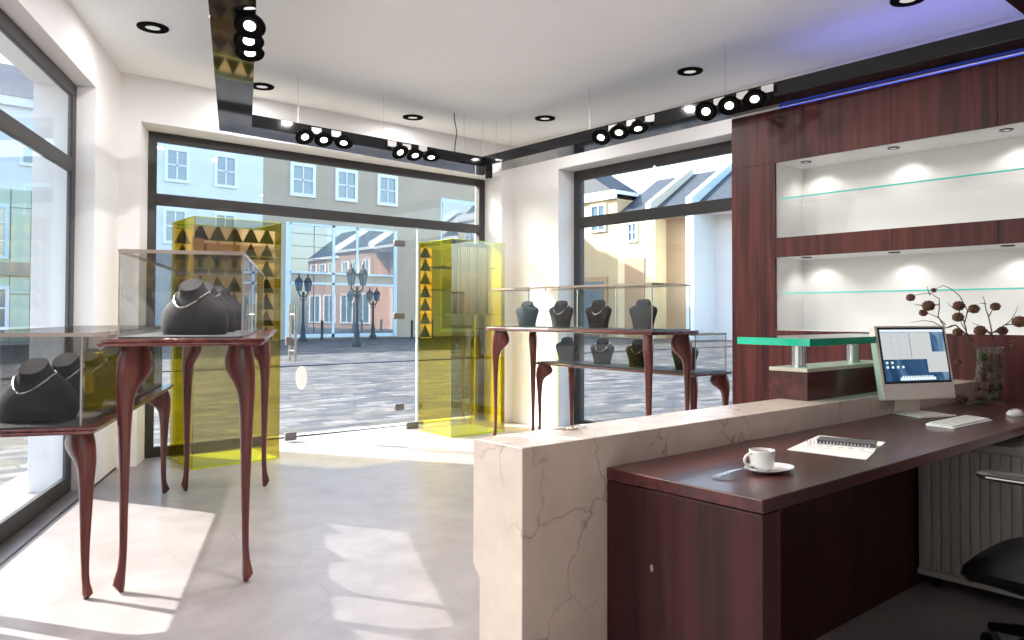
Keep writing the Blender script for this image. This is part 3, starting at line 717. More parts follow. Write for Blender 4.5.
# ------------------------------------------------------------------ office chair (faces the desk)
ch = thing('office_chair', 'black leather office chair cut off by the right edge of the picture', 'chair', (3.05, .78, 0), 0)
def pad(w, l, prof):
    """cushion: prof = list of (scale, z) sections, rounded-rectangle plan"""
    rs = []
    for sc, z in prof:
        ring = []
        for k in range(32):
            a = 2*PI*k/32; ca, sa = math.cos(a), math.sin(a)
            x = w*sc[0]*math.copysign(abs(ca)**.55, ca); y = l*sc[1]*math.copysign(abs(sa)**.55, sa) + sc[2]
            ring.append((x, y, z - .045*max(0, (y/l-.45))**2*4))
        rs.append(ring)
    return MB().rings(rs)
pad(.25, .25, [((.55, .45, -.05), .275), ((.75, .70, -.03), .292), ((.93, .92, 0), .318), ((1, 1, .0), .352), ((.97, .97, 0), .378), ((.85, .86, 0), .392), ((.5, .5, 0), .396)]).build('seat', M['chair'], ch, smooth=True)
mb = MB(); rs = []
for z, y, w, d in ((.60, -.235, .19, .03), (.66, -.25, .215, .04), (.80, -.265, .225, .042), (.95, -.285, .215, .04), (1.06, -.31, .19, .034), (1.10, -.322, .14, .022)):
    rs.append([(w*math.copysign(abs(math.cos(2*PI*k/28))**.6, math.cos(2*PI*k/28)), y+d*math.copysign(abs(math.sin(2*PI*k/28))**.7, math.sin(2*PI*k/28)) - .05*(1-abs(math.cos(2*PI*k/28)))*.3, z) for k in range(28)])
mb.rings(rs).build('backrest', M['chair'], ch, smooth=True)
mb = MB(); mb.tube([(0, -.1, .29), (0, -.26, .32), (0, -.31, .50), (0, -.285, .70)], .022, 10); mb.build('back_support', M['black'], ch, smooth=True)
for s in (-1, 1):
    mb = MB(); mb.tube([(s*.18, -.02, .31), (s*.285, -.02, .33), (s*.295, -.02, .45), (s*.29, -.02, .67)], [.018, .018, .016, .015], 10); arm = mb.build('arm_support', M['black'], ch, smooth=True)
    rs = []
    for y, hw, hh in ((-.19, .02, .008), (-.18, .032, .013), (-.06, .038, .016), (.05, .037, .016), (.115, .032, .014), (.135, .018, .008)):
        rs.append([(s*.29+hw*math.copysign(abs(math.cos(2*PI*k/16))**.6, math.cos(2*PI*k/16)), y, .687+hh*math.copysign(abs(math.sin(2*PI*k/16))**.6, math.sin(2*PI*k/16))) for k in range(16)])
    MB().rings(rs).build('arm_pad', M['armpad'], ch, smooth=True)
    mb = MB(); mb.box(s*.29-.04, s*.29+.04, -.15, .10, .683, .686); mb.build('arm_trim', M['alu'], ch)
mb = MB(); mb.lathe([(.025, .10), (.025, .22), (.018, .22), (.018, .255), (.09, .262), (.09, .28)], 20); mb.build('gas_lift', M['black'], ch, smooth=True)
for k in range(5):
    a = 2*PI*k/5; c, s = math.cos(a), math.sin(a)
    mb = MB(); mb.tube([(0, 0, .105), (c*.12, s*.12, .10), (c*.23, s*.23, .075)], [.03, .022, .016], 10); lg = mb.build('base_leg', M['black'], ch, smooth=True)
    mb = MB(); mm = Matrix.Translation((c*.23, s*.23, .0275)) @ Matrix.Rotation(a, 4, 'Z') @ Matrix.Rotation(PI/2, 4, 'X'); mb.lathe([(.027, -.018), (.027, .018)], 16, mtx=mm); mb.build('castor', M['black'], lg, smooth=True)

# ------------------------------------------------------------------ computer
ZD = .75
yaw = math.radians(248.3-270)      # screen normal (local -y) turned towards the chair
cp = thing('computer', 'silver all-in-one desktop computer with its screen switched on', 'computer', (3.632, 1.444, ZD), yaw)
mb = MB()
rs = []
mb.extrude([(-.10, -.11, .0005), (.10, -.11, .0005), (.095, .07, .0005), (-.095, .07, .0005)], (0, 0, .008))
mb.build('stand_foot', M['alu'], cp, bevel=.002)
mb = MB(); mb.extrude([(-.075, .062, .008), (-.075, .072, .008), (-.075, .055, .21), (-.075, .040, .21)], (.15, 0, 0)); mb.build('stand_neck', M['alu'], cp, bevel=.002)
tilt = math.radians(-10)
PW, PH = .209, .336
Mx = Matrix.Translation((0, .0, .068)) @ Matrix.Rotation(tilt, 4, 'X')
def prect(mb, x0, x1, z0, z1, y0, y1): mb.box(x0, x1, y0, y1, z0, z1, Mx); return mb
prect(MB(), -PW, PW, 0, PH, -.018, .018).build('housing', M['alu'], cp, bevel=.006)
prect(MB(), -PW+.015, PW-.015, .073, PH-.009, -.0195, -.0175).build('screen_border', M['black'], cp)
sx0, sx1, sz0, sz1 = -PW+.025, PW-.025, .083, PH-.019
def sp(u0, u1, v0, v1, k): # on-screen rectangle in 0..1
    mb = MB(); prect(mb, sx0+(sx1-sx0)*u0, sx0+(sx1-sx0)*u1, sz0+(sz1-sz0)*v0, sz0+(sz1-sz0)*v1, -.0205-.0004*k, -.0195-.0004*k); return mb
scr = sp(0, 1, 0, 1, 0).build('screen', M['screen'], cp)
sp(0, 1, .955, 1, 1).build('menu_bar', M['win_bar'], scr)
wA = sp(.0, .78, .42, .95, 1); wA.build('screen_window', M['win_white'], scr)
sp(.68, 1., .16, .56, 2).build('screen_window', M['win_white'], scr)
mb = sp(.44, .45, .44, .93, 2); prect(mb, sx0, sx0+(sx1-sx0)*.78, sz0+(sz1-sz0)*.945, sz0+(sz1-sz0)*.953, -.0214, -.0206); mb.build('window_line', M['win_line'], scr)
mb = MB()
for r in range(4):
    for c in range(3):
        u, v = .14+.115*c, .84-.115*r
        prect(mb, sx0+(sx1-sx0)*u, sx0+(sx1-sx0)*(u+.03), sz0+(sz1-sz0)*v, sz0+(sz1-sz0)*(v+.04), -.0214, -.0206)
mb.build('screen_icons', M['win_icon'], scr)
mb = MB()
for r, k in ((0, 4), (1, 2)):
    for c in range(k):
        u, v = .03+.08*c, .25+.085*r
        prect(mb, sx0+(sx1-sx0)*u, sx0+(sx1-sx0)*(u+.035), sz0+(sz1-sz0)*v, sz0+(sz1-sz0)*(v+.045), -.0210, -.0206)
prect(mb, sx0+(sx1-sx0)*.22, sx0+(sx1-sx0)*.78, sz0+(sz1-sz0)*.015, sz0+(sz1-sz0)*.07, -.0210, -.0206)
for c in range(12):
    u = .25+.042*c; prect(mb, sx0+(sx1-sx0)*u, sx0+(sx1-sx0)*(u+.028), sz0+(sz1-sz0)*.04, sz0+(sz1-sz0)*.10, -.0214, -.0210)
mb.build('screen_dock', M['win_bar'], scr)
# keyboard
kb = thing('keyboard', 'slim pale keyboard lying on the desk below the computer', 'keyboard', (3.47, 1.215, ZD), -.03); kb.scale = (.86, .9, 1)
mb = MB(); mb.extrude([(-.225, -.06, .0005), (-.225, .06, .0005), (-.225, .06, .012), (-.225, -.06, .006)], (.45, 0, 0)); mb.build('key_tray', M['white'], kb, bevel=.002)
mb = MB()
for r in range(5):
    for c in range(15 if r else 7):
        if r: x0, x1 = -.215+.0287*c, -.215+.0287*c+.024
        else: x0, x1 = ((-.215, -.19), (-.186, -.162), (-.158, -.12), (-.116, .04), (.044, .08), (.084, .11), (.114, .21))[c]
        y = -.05+.021*r; z = .0085+.001*r
        mb.box(x0, x1, y, y+.017, z, z+.004)
mb.build('keys', M['paper'], kb)
# mouse
mo = thing('computer_mouse', 'small white mouse at the right edge of the desk', 'mouse', (3.93, 1.15, ZD), -.2)
rs = []
for z, k in ((.0005, .92), (.008, 1.), (.018, .9), (.027, .65), (.031, .3)):
    rs.append([(.052*k*math.cos(2*PI*q/24), .029*k*math.sin(2*PI*q/24), z) for q in range(24)])
MB().rings(rs).build('body', M['porcelain'], mo, smooth=True)
mb = MB(); mb.tube([(-.035, 0, .0275), (-.028, 0, .0305), (-.02, 0, .031)], .003, 8); mb.build('scroll_wheel', M['ink'], mo, smooth=True)

# ------------------------------------------------------------------ coffee cup, saucer, spoon
sc_ = (1.972, 1.198)
rs = []
def saucer_r(a): return .068 + .022*max(0, math.cos(a+.35))**2
for k, z in ((.45, .0005), (.55, .001), (.8, .006), (1., .0125), (1., .0145), (.82, .009), (.5, .005)):
    rs.append([(saucer_r(a)*k*math.cos(a), .85*saucer_r(a)*k*math.sin(a), z) for a in [2*PI*q/40 for q in range(40)]])
tag(MB().rings(rs).build('saucer', M['porcelain'], None, smooth=True, loc=(*sc_, ZD)), 'white leaf-shaped saucer under the coffee cup', 'saucer')
cup = thing('coffee_cup', 'white porcelain coffee cup on the saucer at the desk end', 'cup', (sc_[0]-.006, sc_[1]+.010, ZD+.0055), .0); cup.scale = (.92, .92, .86)
mb = MB(); mb.lathe([(.022, .0), (.026, .002), (.033, .012), (.038, .035), (.0405, .066), (.0385, .067), (.036, .037), (.030, .012), (.012, .007), (.002, .0068)], 32); mb.build('body', M['porcelain'], cup, smooth=True)
mb = MB(); pts = []
for k in range(13):
    a = PI*.55*(-1)+PI*1.1*k/12
    pts.append((-.036-.024*math.cos(a), .012+.012*math.cos(a), .036+.021*math.sin(a)))
mb.tube(pts, .0042, 10); mb.build('handle', M['porcelain'], cup, smooth=True)
mb = MB(); mb.lathe([(.0376, .056), (.0379, .0575)], 28); mb.build('coffee', M['coffee'], cup)
spn = thing('coffee_spoon', 'steel coffee spoon resting with its bowl on the saucer', 'spoon', (0, 0, 0))
mb = MB(); P0, P1 = Vector((1.775, 1.24, ZD+.003)), Vector((1.915, 1.215, ZD+.017)); rs = []
dd = (P1-P0).normalized(); sd = dd.cross(Vector((0, 0, 1))).normalized()
for t, w in ((0, .006), (.05, .011), (.2, .011), (.5, .007), (.8, .004), (1., .0035)):
    c = P0.lerp(P1, t); c = c+Vector((0, 0, .004*math.sin(PI*t)))
    rs.append([c+sd*w+Vector((0, 0, .001)), c-sd*w+Vector((0, 0, .001)), c-sd*w-Vector((0, 0, .001)), c+sd*w-Vector((0, 0, .001))])
mb.rings(rs).build('spoon_stem', M['chrome'], spn, smooth=True)
mb = MB(); rs = []
for t, w in ((0, .003), (.15, .007), (.4, .011), (.7, .010), (.92, .006), (1., .002)):
    c = P1+dd*.042*t; c.z -= .004*math.sin(PI*t)
    rs.append([c+sd*w+Vector((0, 0, .001)), c-Vector((0, 0, .003*math.sin(PI*t)))+Vector((0, 0, .001)), c-sd*w+Vector((0, 0, .001)), c-Vector((0, 0, .003*math.sin(PI*t)+.0015))])
mb.rings(rs).build('bowl', M['chrome'], spn, smooth=True)

# ------------------------------------------------------------------ papers
mb = MB(); mb.extrude([(2.344, 1.348, ZD+.0003), (2.373, 1.098, ZD+.0003), (2.752, 1.205, ZD+.0003), (2.717, 1.432, ZD+.0003)], (0, 0, .0012)); tag(mb.build('paper_sheet', M['paper'], None), 'cream sheet of paper lying under the notebooks on the desk', 'paper')
pl = thing('ring_planner', 'white spiral ring planner open on the cream sheet', 'planner', (2.525, 1.245, ZD+.0017), math.radians(-70))
mb = MB(); mb.box(-.125, .100, -.06, .065, 0, .005); mb.build('pages', M['paper'], pl, bevel=.001)
mb = MB(); mb.box(-.12, .095, -.055, -.015, .005, .0056); mb.build('calendar_strip', M['paper'], pl)
mb = MB()
for k in range(6): mb.box(-.11+.032*k, -.11+.032*k+.018, -.045, -.034, .0056, .0061)
mb.build('printed_days', M['ink'], pl)
mb = MB()
for k in range(19):
    x = -.115+.0108*k; mb.tube([(x, .0+.006*math.cos(a), .0095+.006*math.sin(a)) for a in [2*PI*q/8 for q in range(8)]], .0014, 5, closed=True)
mb.build('spiral_binding', M['chrome'], pl)
nb = thing('notebook', 'small charcoal notebook lying on top of the ring planner', 'notebook', (2.565, 1.245, ZD+.0067), math.radians(-70))
mb = MB(); mb.box(-.10, .085, -.028, .055, .0105, .014); mb.build('cover', M['dark_paper'], nb, bevel=.001)
mb = MB(); mb.box(-.098, .082, -.026, .052, .0005, .0105); mb.build('page_block', M['dark_paper'], nb)

# ------------------------------------------------------------------ keys on the marble counter
def key(loc, rot, label):
    k = thing('door_key', label, 'key', loc, rot)
    mb = MB(); pts = [(.011*math.cos(2*PI*q/16), .011*math.sin(2*PI*q/16), .0015) for q in range(16)]; mb.tube(pts, .003, 6, closed=True); mb.build('bow', M['key'], k, smooth=True)
    mb = MB(); mb.box(.011, .055, -.0025, .0025, 0, .003); mb.box(.042, .046, -.008, -.002, 0, .003); mb.box(.049, .053, -.007, -.002, 0, .003); mb.build('blade', M['key'], k)
    return k
key((1.675, 1.70, mz+.0005), 2.75, 'brass key at the left of the bunch on the marble counter')
key((1.672, 1.678, mz+.0035), 3.3, 'brass key pointing to the front of the marble counter')
mb = MB(); mb.tube([(.024*math.cos(2*PI*q/28), .024*math.sin(2*PI*q/28), .0025+.004*(1+math.cos(2*PI*q/28))) for q in range(28)], .0016, 6, closed=True)
tag(mb.build('key_ring', M['chrome'], None, smooth=True, loc=(1.70, 1.685, mz)), 'thin steel ring holding the keys on the marble counter', 'key ring')

# ------------------------------------------------------------------ vase with pods and branches
VX, VY = 4.327, 1.378
mb = MB(); mb.lathe([(.058, .0005), (.065, .004), (.067, .012), (.067, .288), (.064, .289), (.062, .286), (.062, .016), (.058, .013), (.002, .013)], 36)
tag(mb.build('glass_vase', M['vase'], None, smooth=True, loc=(VX, VY, ZD)), 'clear cylinder vase full of pods on the desk end', 'vase')
def pod(c, r, label, m='pod', sq=(1, 1, .92), sub=True):
    mb = MB(); mb.ball((0, 0, 0), r, 14, .10, sq)
    if sub:   # scales all over the pod
        for q in range(26):
            th = math.acos(1-2*(q+.5)/26); ph = q*2.39996
            d = Vector((math.sin(th)*math.cos(ph)*sq[0], math.sin(th)*math.sin(ph)*sq[1], math.cos(th)*sq[2]))
            mb.ball(tuple(d*r*.88), r*.27, 6, .15)
    return tag(mb.build('seed_pod', M[m], None, loc=c), label, 'seed pod', 'seed pods and cones')
BALLS = [(4.223, 1.597, 1.329, .0142), (4.213, 1.708, 1.293, .0233), (4.226, 1.624, 1.249, .0323), (4.235, 1.654, 1.212, .022), (4.287, 1.501, 1.248, .0298), (4.244, 1.49, 1.19, .0285), (4.261, 1.422, 1.232, .0272),
         (4.352, 1.355, 1.244, .0246), (4.339, 1.247, 1.169, .0336), (4.286, 1.403, 1.122, .0311), (4.374, 1.331, 1.122, .0259), (4.273, 1.503, 1.113, .0246), (4.301, 1.514, .958, .0181), (4.347, 1.278, 1.052, .0142)]
BL = ['tiny round pod at the top of the tallest twig', 'brown pod at the far left twig tip', 'large brown pod on the upper left twig', 'brown pod hanging below the large left pod', 'large pod half way up the middle of the branches', 'dark pod hanging in the middle of the branches',
      'round pod just right of the middle branches', 'round pod at the tip of the straight upright twig', 'largest pod at the right edge of the picture', 'wide pod above the left of the vase rim', 'flattened pod above the right of the vase rim', 'pod hidden among twigs right of the computer top',
      'small dark pod on the drooping twig beside the computer', 'tiny pod on the low twig right of the vase']
for (x, y, z, r), l in zip(BALLS, BL): pod((x, y, z), r*.92, l)
BR = {'branch_a': ('tall crooked branch leaning left out of the vase', [
[(4.325, 1.385, .80), (4.319, 1.403, 1.013), (4.31, 1.43, 1.04), (4.297, 1.47, 1.111), (4.294, 1.479, 1.156), (4.299, 1.465, 1.224), (4.289, 1.496, 1.297), (4.278, 1.528, 1.331), (4.266, 1.566, 1.354), (4.252, 1.608, 1.33)],
[(4.3, 1.461, 1.084), (4.295, 1.475, 1.044), (4.291, 1.489, .993), (4.285, 1.508, .959)], [(4.299, 1.466, 1.1), (4.291, 1.488, 1.151), (4.286, 1.504, 1.19)], [(4.298, 1.468, 1.212), (4.303, 1.451, 1.224), (4.308, 1.437, 1.232)],
[(4.294, 1.479, 1.167), (4.287, 1.501, 1.224), (4.278, 1.529, 1.241), (4.27, 1.552, 1.269)], [(4.297, 1.47, 1.106), (4.29, 1.493, 1.111), (4.285, 1.507, 1.113)], [(4.291, 1.487, 1.235), (4.287, 1.501, 1.248)]]),
'branch_b': ('forked branch reaching furthest left above the computer', [
[(4.33, 1.37, .80), (4.322, 1.394, 1.008), (4.307, 1.439, 1.056), (4.282, 1.516, 1.15), (4.268, 1.558, 1.133), (4.258, 1.59, 1.195), (4.26, 1.585, 1.286), (4.249, 1.618, 1.315), (4.225, 1.69, 1.305), (4.219, 1.71, 1.293)],
[(4.282, 1.516, 1.15), (4.268, 1.558, 1.135), (4.25, 1.614, 1.166), (4.238, 1.653, 1.172), (4.219, 1.711, 1.16)], [(4.269, 1.558, 1.15), (4.258, 1.59, 1.187), (4.247, 1.624, 1.206), (4.237, 1.654, 1.212)],
[(4.26, 1.585, 1.258), (4.252, 1.609, 1.249), (4.245, 1.631, 1.249)], [(4.235, 1.662, 1.252), (4.224, 1.696, 1.258)], [(4.247, 1.623, 1.304), (4.243, 1.637, 1.35)]]),
'branch_c': ('upright branch rising straight from the vase and forking right', [
[(4.33, 1.37, .79), (4.332, 1.363, 1.014), (4.331, 1.366, 1.113), (4.327, 1.379, 1.196), (4.323, 1.392, 1.257), (4.32, 1.401, 1.296)], [(4.327, 1.377, 1.196), (4.332, 1.364, 1.224), (4.336, 1.35, 1.243)],
[(4.331, 1.367, 1.108), (4.348, 1.313, 1.152), (4.36, 1.278, 1.196), (4.366, 1.26, 1.245)], [(4.331, 1.367, 1.025), (4.345, 1.323, 1.059), (4.368, 1.253, 1.088), (4.374, 1.236, 1.091)],
[(4.331, 1.367, 1.108), (4.319, 1.402, 1.14), (4.305, 1.447, 1.162)], [(4.331, 1.365, 1.102), (4.322, 1.393, 1.122), (4.316, 1.413, 1.121)], [(4.335, 1.353, 1.113), (4.341, 1.335, 1.127), (4.345, 1.322, 1.123)],
[(4.35, 1.309, 1.152), (4.36, 1.278, 1.158), (4.367, 1.255, 1.169)], [(4.324, 1.387, 1.257), (4.315, 1.414, 1.262)], [(4.345, 1.323, 1.059), (4.352, 1.301, 1.052), (4.359, 1.281, 1.051)]])}
for k, (lab, lines) in BR.items():
    mb = MB()
    for i, l in enumerate(lines):
        P = [Vector(p) for p in l]; Q = []
        for a in range(len(P)-1):      # small kinks between the given points
            Q.append(P[a]); m_ = (P[a]+P[a+1])/2; d = (P[a+1]-P[a]).length*.07
            Q.append(m_+Vector((random.uniform(-d, d), random.uniform(-d, d), random.uniform(-d, d))))
        Q.append(P[-1]); r0 = .0048 if i == 0 else .0032
        mb.tube(Q, [r0*(1-.7*a/(len(Q)-1)) for a in range(len(Q))], 6)
    o = tag(mb.build('twig_branch', M['twig'], None, smooth=True), lab, 'branch', 'branches in the vase')
zz = ZD+.046; lay = 0; vi = 0
lays = ('bottom', 'second', 'third', 'fourth', 'topmost')
while lay < 5:
    n = 3
    for k in range(n):
        a = 2*PI*k/n + lay*1.05; r = .0262+.0015*((k+lay) % 2)
        pod((VX+.0295*math.cos(a), VY+.0295*math.sin(a), zz), r, '%s brown pod in the %s layer inside the vase' % (('paler', 'darker', 'mossy')[k], lays[lay]), 'moss' if k == 2 else 'pod')
    zz += .050; lay += 1
pod((4.245, 1.478, ZD+.026), .027, 'loose brown cone lying on the desk left of the vase')
mb = MB()
for k in range(14): mb.ball((random.uniform(-.035, .035), random.uniform(-.02, .02), random.uniform(.006, .012)), .012, 7, .3)
tag(mb.build('moss_tuft', M['moss'], None, loc=(4.262, 1.415, ZD)), 'little tuft of green moss at the foot of the vase', 'moss')

# ------------------------------------------------------------------ the square outside
mb = MB(); mb.box(-60, 90, -40, 90, -.5, -.16); mb.prism([(-60, 7.2), (90, 7.2), (90, 90), (-60, 90)], -.16, -.012); mb.prism([(6.2, -40), (90, -40), (90, 7.2), (6.2, 7.2)], -.16, -.012)
a_, b_ = LW(-.62, 1.0), LW(-.62, -16); mb.prism([(-60, -8.), (b_[0], -8.), b_, a_, (a_[0], 7.2), (-60, 7.2)], -.16, -.012)
struct(mb.build('street', M['paving']))
mb = MB(); mb.box(-20, 29.5, 16.5, 17.0, -.012, .01); struct(mb.build('kerb', M['kerb']))
# window sill strips outside this shop
mb = MB(); mb.prism([LW(-.62, .9), LW(-.62, -11.2), LW(-.38, -11.2), LW(-.38, .9)], -.16, .0); struct(mb.build('trim_2', M['ext']))
mb = MB(); mb.prism([(1.0, 7.002), (6.2, 7.002), (6.2, 7.2), (1.0, 7.2)], -.16, 0.); struct(mb.build('trim_3', M['ext']))

FY = 34.
def bwindow(p, x0, x1, z0, z1, cols=2, rows=2, m='bwin', gl='wglass', y=FY, fr=.13):
    """sash window on a facade facing -y (local to parent at origin)"""
    mb = MB(); mb.box(x0, x1, y-.09, y, z0, z0+fr); mb.box(x0, x1, y-.09, y, z1-fr, z1); mb.box(x0, x0+fr, y-.09, y, z0+fr, z1-fr); mb.box(x1-fr, x1, y-.09, y, z0+fr, z1-fr)
    for c in range(1, cols): xx = x0+(x1-x0)*c/cols; mb.box(xx-.03, xx+.03, y-.07, y, z0+fr, z1-fr)
    for r in range(1, rows): q = z0+(z1-z0)*r/rows; mb.box(x0+fr, x1-fr, y-.07, y, q-.03, q+.03)
    w = mb.build('facade_window', M[m], p)
    mb = MB(); mb.box(x0+fr, x1-fr, y-.035, y-.005, z0+fr, z1-fr); mb.build('pane', M[gl], w)
    return w
# white building
b1 = thing('building', 'pale blue white rendered building with mint ground floor across the square', 'building')
mb = MB(); mb.box(-46, 13.8, FY, FY+9, -.1, 9.1); mb.build('outer_wall', M['bwhite'], b1)  # wall drawn out far to the left to hide the bright low sky
mb = MB(); mb.extrude([(-46, FY-.25, 9.35), (-46, FY+3.0, 11.4), (-46, FY+9.2, 11.4), (-46, FY+9.2, 9.35)], (59.8, 0, 0)); mb.build('roof', M['roof2'], b1)
mb = MB(); mb.box(-46, 13.8, FY-.2, FY+.05, 9.0, 9.35); mb.build('cornice', M['bwin'], b1)
for x in (-6, -3.9, -1.8, .3, 2.3, 4.3, 7.4, 9.5, 11.57): bwindow(b1, x, x+1.02, 6.78, 8.25)
for x in (7.4, 9.46, 11.57): bwindow(b1, x, x+1.0, 4.14, 5.66)
mb = MB(); mb.box(-46, 6.0, FY-.12, FY, 3.1, 5.85); mb.box(-46, 6.0, FY-.12, FY, .1, 2.6); mb.build('mint_cladding', M['bmint'], b1)
mb = MB()
for x in (-6, -4.1, -2.2, -.3, 1.6, 3.55, 4.06, 4.72, 5.6): mb.box(x-.012, x+.012, FY-.14, FY-.12, .1, 5.85)
mb.box(-46, 6, FY-.14, FY-.12, 5.15, 5.17); mb.box(-46, 6, FY-.14, FY-.12, 1.9, 1.92); mb.build('panel_joint', M['roof2'], b1)
mb = MB(); mb.box(-46, 6.0, FY-.25, FY, 2.6, 3.1); mb.build('belt_course', M['bbeige'], b1)
for x in (-5.5, -2.6, .4, 2.9): bwindow(b1, x, x+1.1, 3.2, 5.25, 1, 3, 'bblue', 'fglass', FY-.12)
for x in (-5.5, -2.6, .4, 2.9): bwindow(b1, x, x+1.15, .55, 2.2, 1, 2, 'bwin', 'fglass', FY-.12)
# beige building
b2 = thing('building', 'beige rendered building with glazed hall and three sash windows across the square', 'building')
mb = MB(); mb.box(13.8, 23.6, FY, FY+9, -.1, 10.2); mb.build('outer_wall', M['bbeige'], b2)
mb = MB(); mb.extrude([(13.8, FY-.25, 10.2), (13.8, FY+4.5, 12.4), (13.8, FY+9.2, 10.2)], (9.8, 0, 0)); mb.build('roof', M['roof2'], b2)
for x0, x1 in ((15.09, 16.37), (17.41, 18.63), (19.76, 20.96)): bwindow(b2, x0, x1, 6.75, 8.34, fr=.16)
mb = MB(); mb.box(14.9, 15.15, FY-.06, FY, .05, 5.5); mb.box(20.75, 20.95, FY-.06, FY, .05, 5.5); mb.box(17.28, 17.42, FY-.06, FY, .05, 5.5); mb.box(18.58, 18.70, FY-.06, FY, 3.1, 5.5); mb.box(15.1, 20.8, FY-.06, FY, .05, .22); mb.box(15.1, 20.8, FY-.06, FY, 3.1, 3.2); mb.box(15.1, 20.8, FY-.06, FY, 2.6, 2.7); mb.box(15.1, 20.8, FY-.06, FY, 5.4, 5.5)
hf = mb.build('hall_glazing', M['bblue'], b2)
mb = MB(); mb.box(15.1, 20.8, FY-.03, FY-.005, .2, 2.62); mb.box(15.1, 20.8, FY-.03, FY-.005, 3.15, 5.42); mb.build('pane', M['fglass'], hf)
mb = MB()
for x in (16.33,): mb.box(x-.012, x+.012, FY-.04, FY-.03, .2, 5.4)
for z in (3.8, 4.4, 5.0): mb.box(15.1, 17.3, FY-.04, FY-.03, z-.01, z+.01)
mb.build('glazing_joint', M['iron'], hf)
# glass fronted building
b3 = thing('building', 'blue glass fronted building at the corner behind the right tower', 'building')
mb = MB(); mb.box(23.6, 29.8, FY, FY+9, -.1, 8.6); mb.build('outer_wall', M['bbeige'], b3)
mb = MB(); mb.box(23.7, 26.55, FY-.05, FY, .2, 7.5); w_ = mb.build('shop_glazing', M['bblue'], b3)
mb = MB(); mb.box(23.8, 26.35, FY-.08, FY-.05, .4, 7.3); mb.build('pane', M['fglass'], w_)
mb = MB(); mb.box(23.61, 29.8, FY-.1, FY+9, 8.6, 8.8); mb.build('roof', M['roof2'], b3)

# row along the right side, facades at x = 30 facing the shop
RX = 30.
def rwindow(p, y0, y1, z0, z1, cols=2, rows=2, m='bwin', gl='wglass', x=RX, fr=.11):
    mb = MB(); mb.box(x-.09, x, y0, y1, z0, z0+fr); mb.box(x-.09, x, y0, y1, z1-fr, z1); mb.box(x-.09, x, y0, y0+fr, z0+fr, z1-fr); mb.box(x-.09, x, y1-fr, y1, z0+fr, z1-fr)
    for c in range(1, cols): q = y0+(y1-y0)*c/cols; mb.box(x-.07, x, q-.025, q+.025, z0+fr, z1-fr)
    for r in range(1, rows): q = z0+(z1-z0)*r/rows; mb.box(x-.07, x, y0+fr, y1-fr, q-.025, q+.025)
    w = mb.build('facade_window', M[m], p)
    mb = MB(); mb.box(x-.035, x-.005, y0+fr, y1-fr, z0+fr, z1-fr); mb.build('pane', M[gl], w)
def house(y0, y1, m, label, ez=6.35, rz=9.25, rd=4.6):
    b = thing('row_house', label, 'building')
    return b
# corner house, taller with a white cornice
h0 = thing('row_house', 'tan corner house with white cornice and small sash window', 'building')
mb = MB(); mb.box(RX, RX+3, 26.87, FY-.15, -.1, 7.55); mb.build('outer_wall', M['btan'], h0)
mb = MB(); mb.box(RX-.18, RX+3, 26.87, FY-.15, 7.3, 7.75); mb.build('cornice', M['bwin'], h0)
mb = MB(); mb.extrude([(RX+.2, 27.3, 7.75), (RX+.2, 31.6, 10.4), (RX+.2, FY-.15, 10.4), (RX+.2, FY-.15, 7.75)], (2.4, 0, 0)); mb.build('roof', M['roof'], h0)
rwindow(h0, 27.62, 28.75, 5.62, 7.12)
mb = MB(); mb.box(RX-.1, RX, 27.5, 29.6, .1, 3.2); s_ = mb.build('shop_front', M['bbrown'], h0)
mb = MB(); mb.box(RX-.14, RX-.1, 27.75, 29.3, .5, 2.95); mb.build('pane', M['fglass'], s_)
# yellow house
def roofed(name_label, y0, y1, wallm, ez=6.36, par=True, recess=None, rd=3.25, rz=8.62):
    b = thing('row_house', name_label, 'building')
    mb = MB()
    if recess is None: mb.box(RX, RX+9, y0, y1, -.1, ez)
    else: mb.box(RX+recess, RX+9, y0, y1, -.1, ez); mb.box(RX, RX+recess, y0, y1, ez-.35, ez)
    mb.build('outer_wall', M[wallm], b)
    mb = MB(); mb.extrude([(RX-.15, y0, ez), (RX+rd, y0, rz), (RX+2*rd, y0, ez)], (0, y1-y0, 0)); mb.build('roof', M['roof'], b)
    mb = MB(); mb.box(RX-.22, RX-.02, y0, y1, ez-.16, ez+.06); mb.build('gutter', M['bwin'], b)
    return b
def parapet(b, y, m='coping', w=.3):
    mb = MB(); mb.extrude([(RX-.35, y-w/2, 6.2), (RX-.35, y-w/2, 6.75), (RX+3.2, y-w/2, 8.98), (RX+3.3, y-w/2, 8.45)], (0, w, 0)); mb.build('parapet', M[m], b)
h1 = roofed('bright yellow row house with one white sash window', 24.36, 26.85, 'byellow')
rwindow(h1, 25.45, 26.15, 4.9, 5.95)
mb = MB(); mb.box(RX-.06, RX, 25.0, 26.3, .05, 4.1); d_ = mb.build('house_door', M['bbrown'], h1)
parapet(h1, 24.53, 'coping')
h2 = roofed('brown row house set back between the yellow house and the white pier', 22.25, 24.36, 'bbrown', recess=.9)
h3 = roofed('pale rendered row house nearest the wood wall unit', 16.0, 21.85, 'bpale', recess=1.4)
mb = MB(); mb.box(RX-.3, RX+1.5, 21.8, 22.25, -.1, 6.3); mb.build('white_pier', M['bblue'], h3)
parapet(h3, 22.05, 'bblue', .36)
for (y0, y1, nm) in ((10.2, 16.0, 'taller'), (4.4, 10.2, 'further')):
    hh = roofed('orange brick row house mirrored in the hall glazing, the %s one' % nm, y0, y1, 'bbrick', ez=6.4 if nm == 'taller' else 6.0)
    for y in (y0+.6, y0+2.3, y0+4.0): rwindow(hh, y, y+1.1, 3.9, 5.5)
    for y in (y0+.4, y0+3.1): rwindow(hh, y, y+2.1, .4, 2.8, 2, 1)
    parapet(hh, y1-.2, 'bwin')

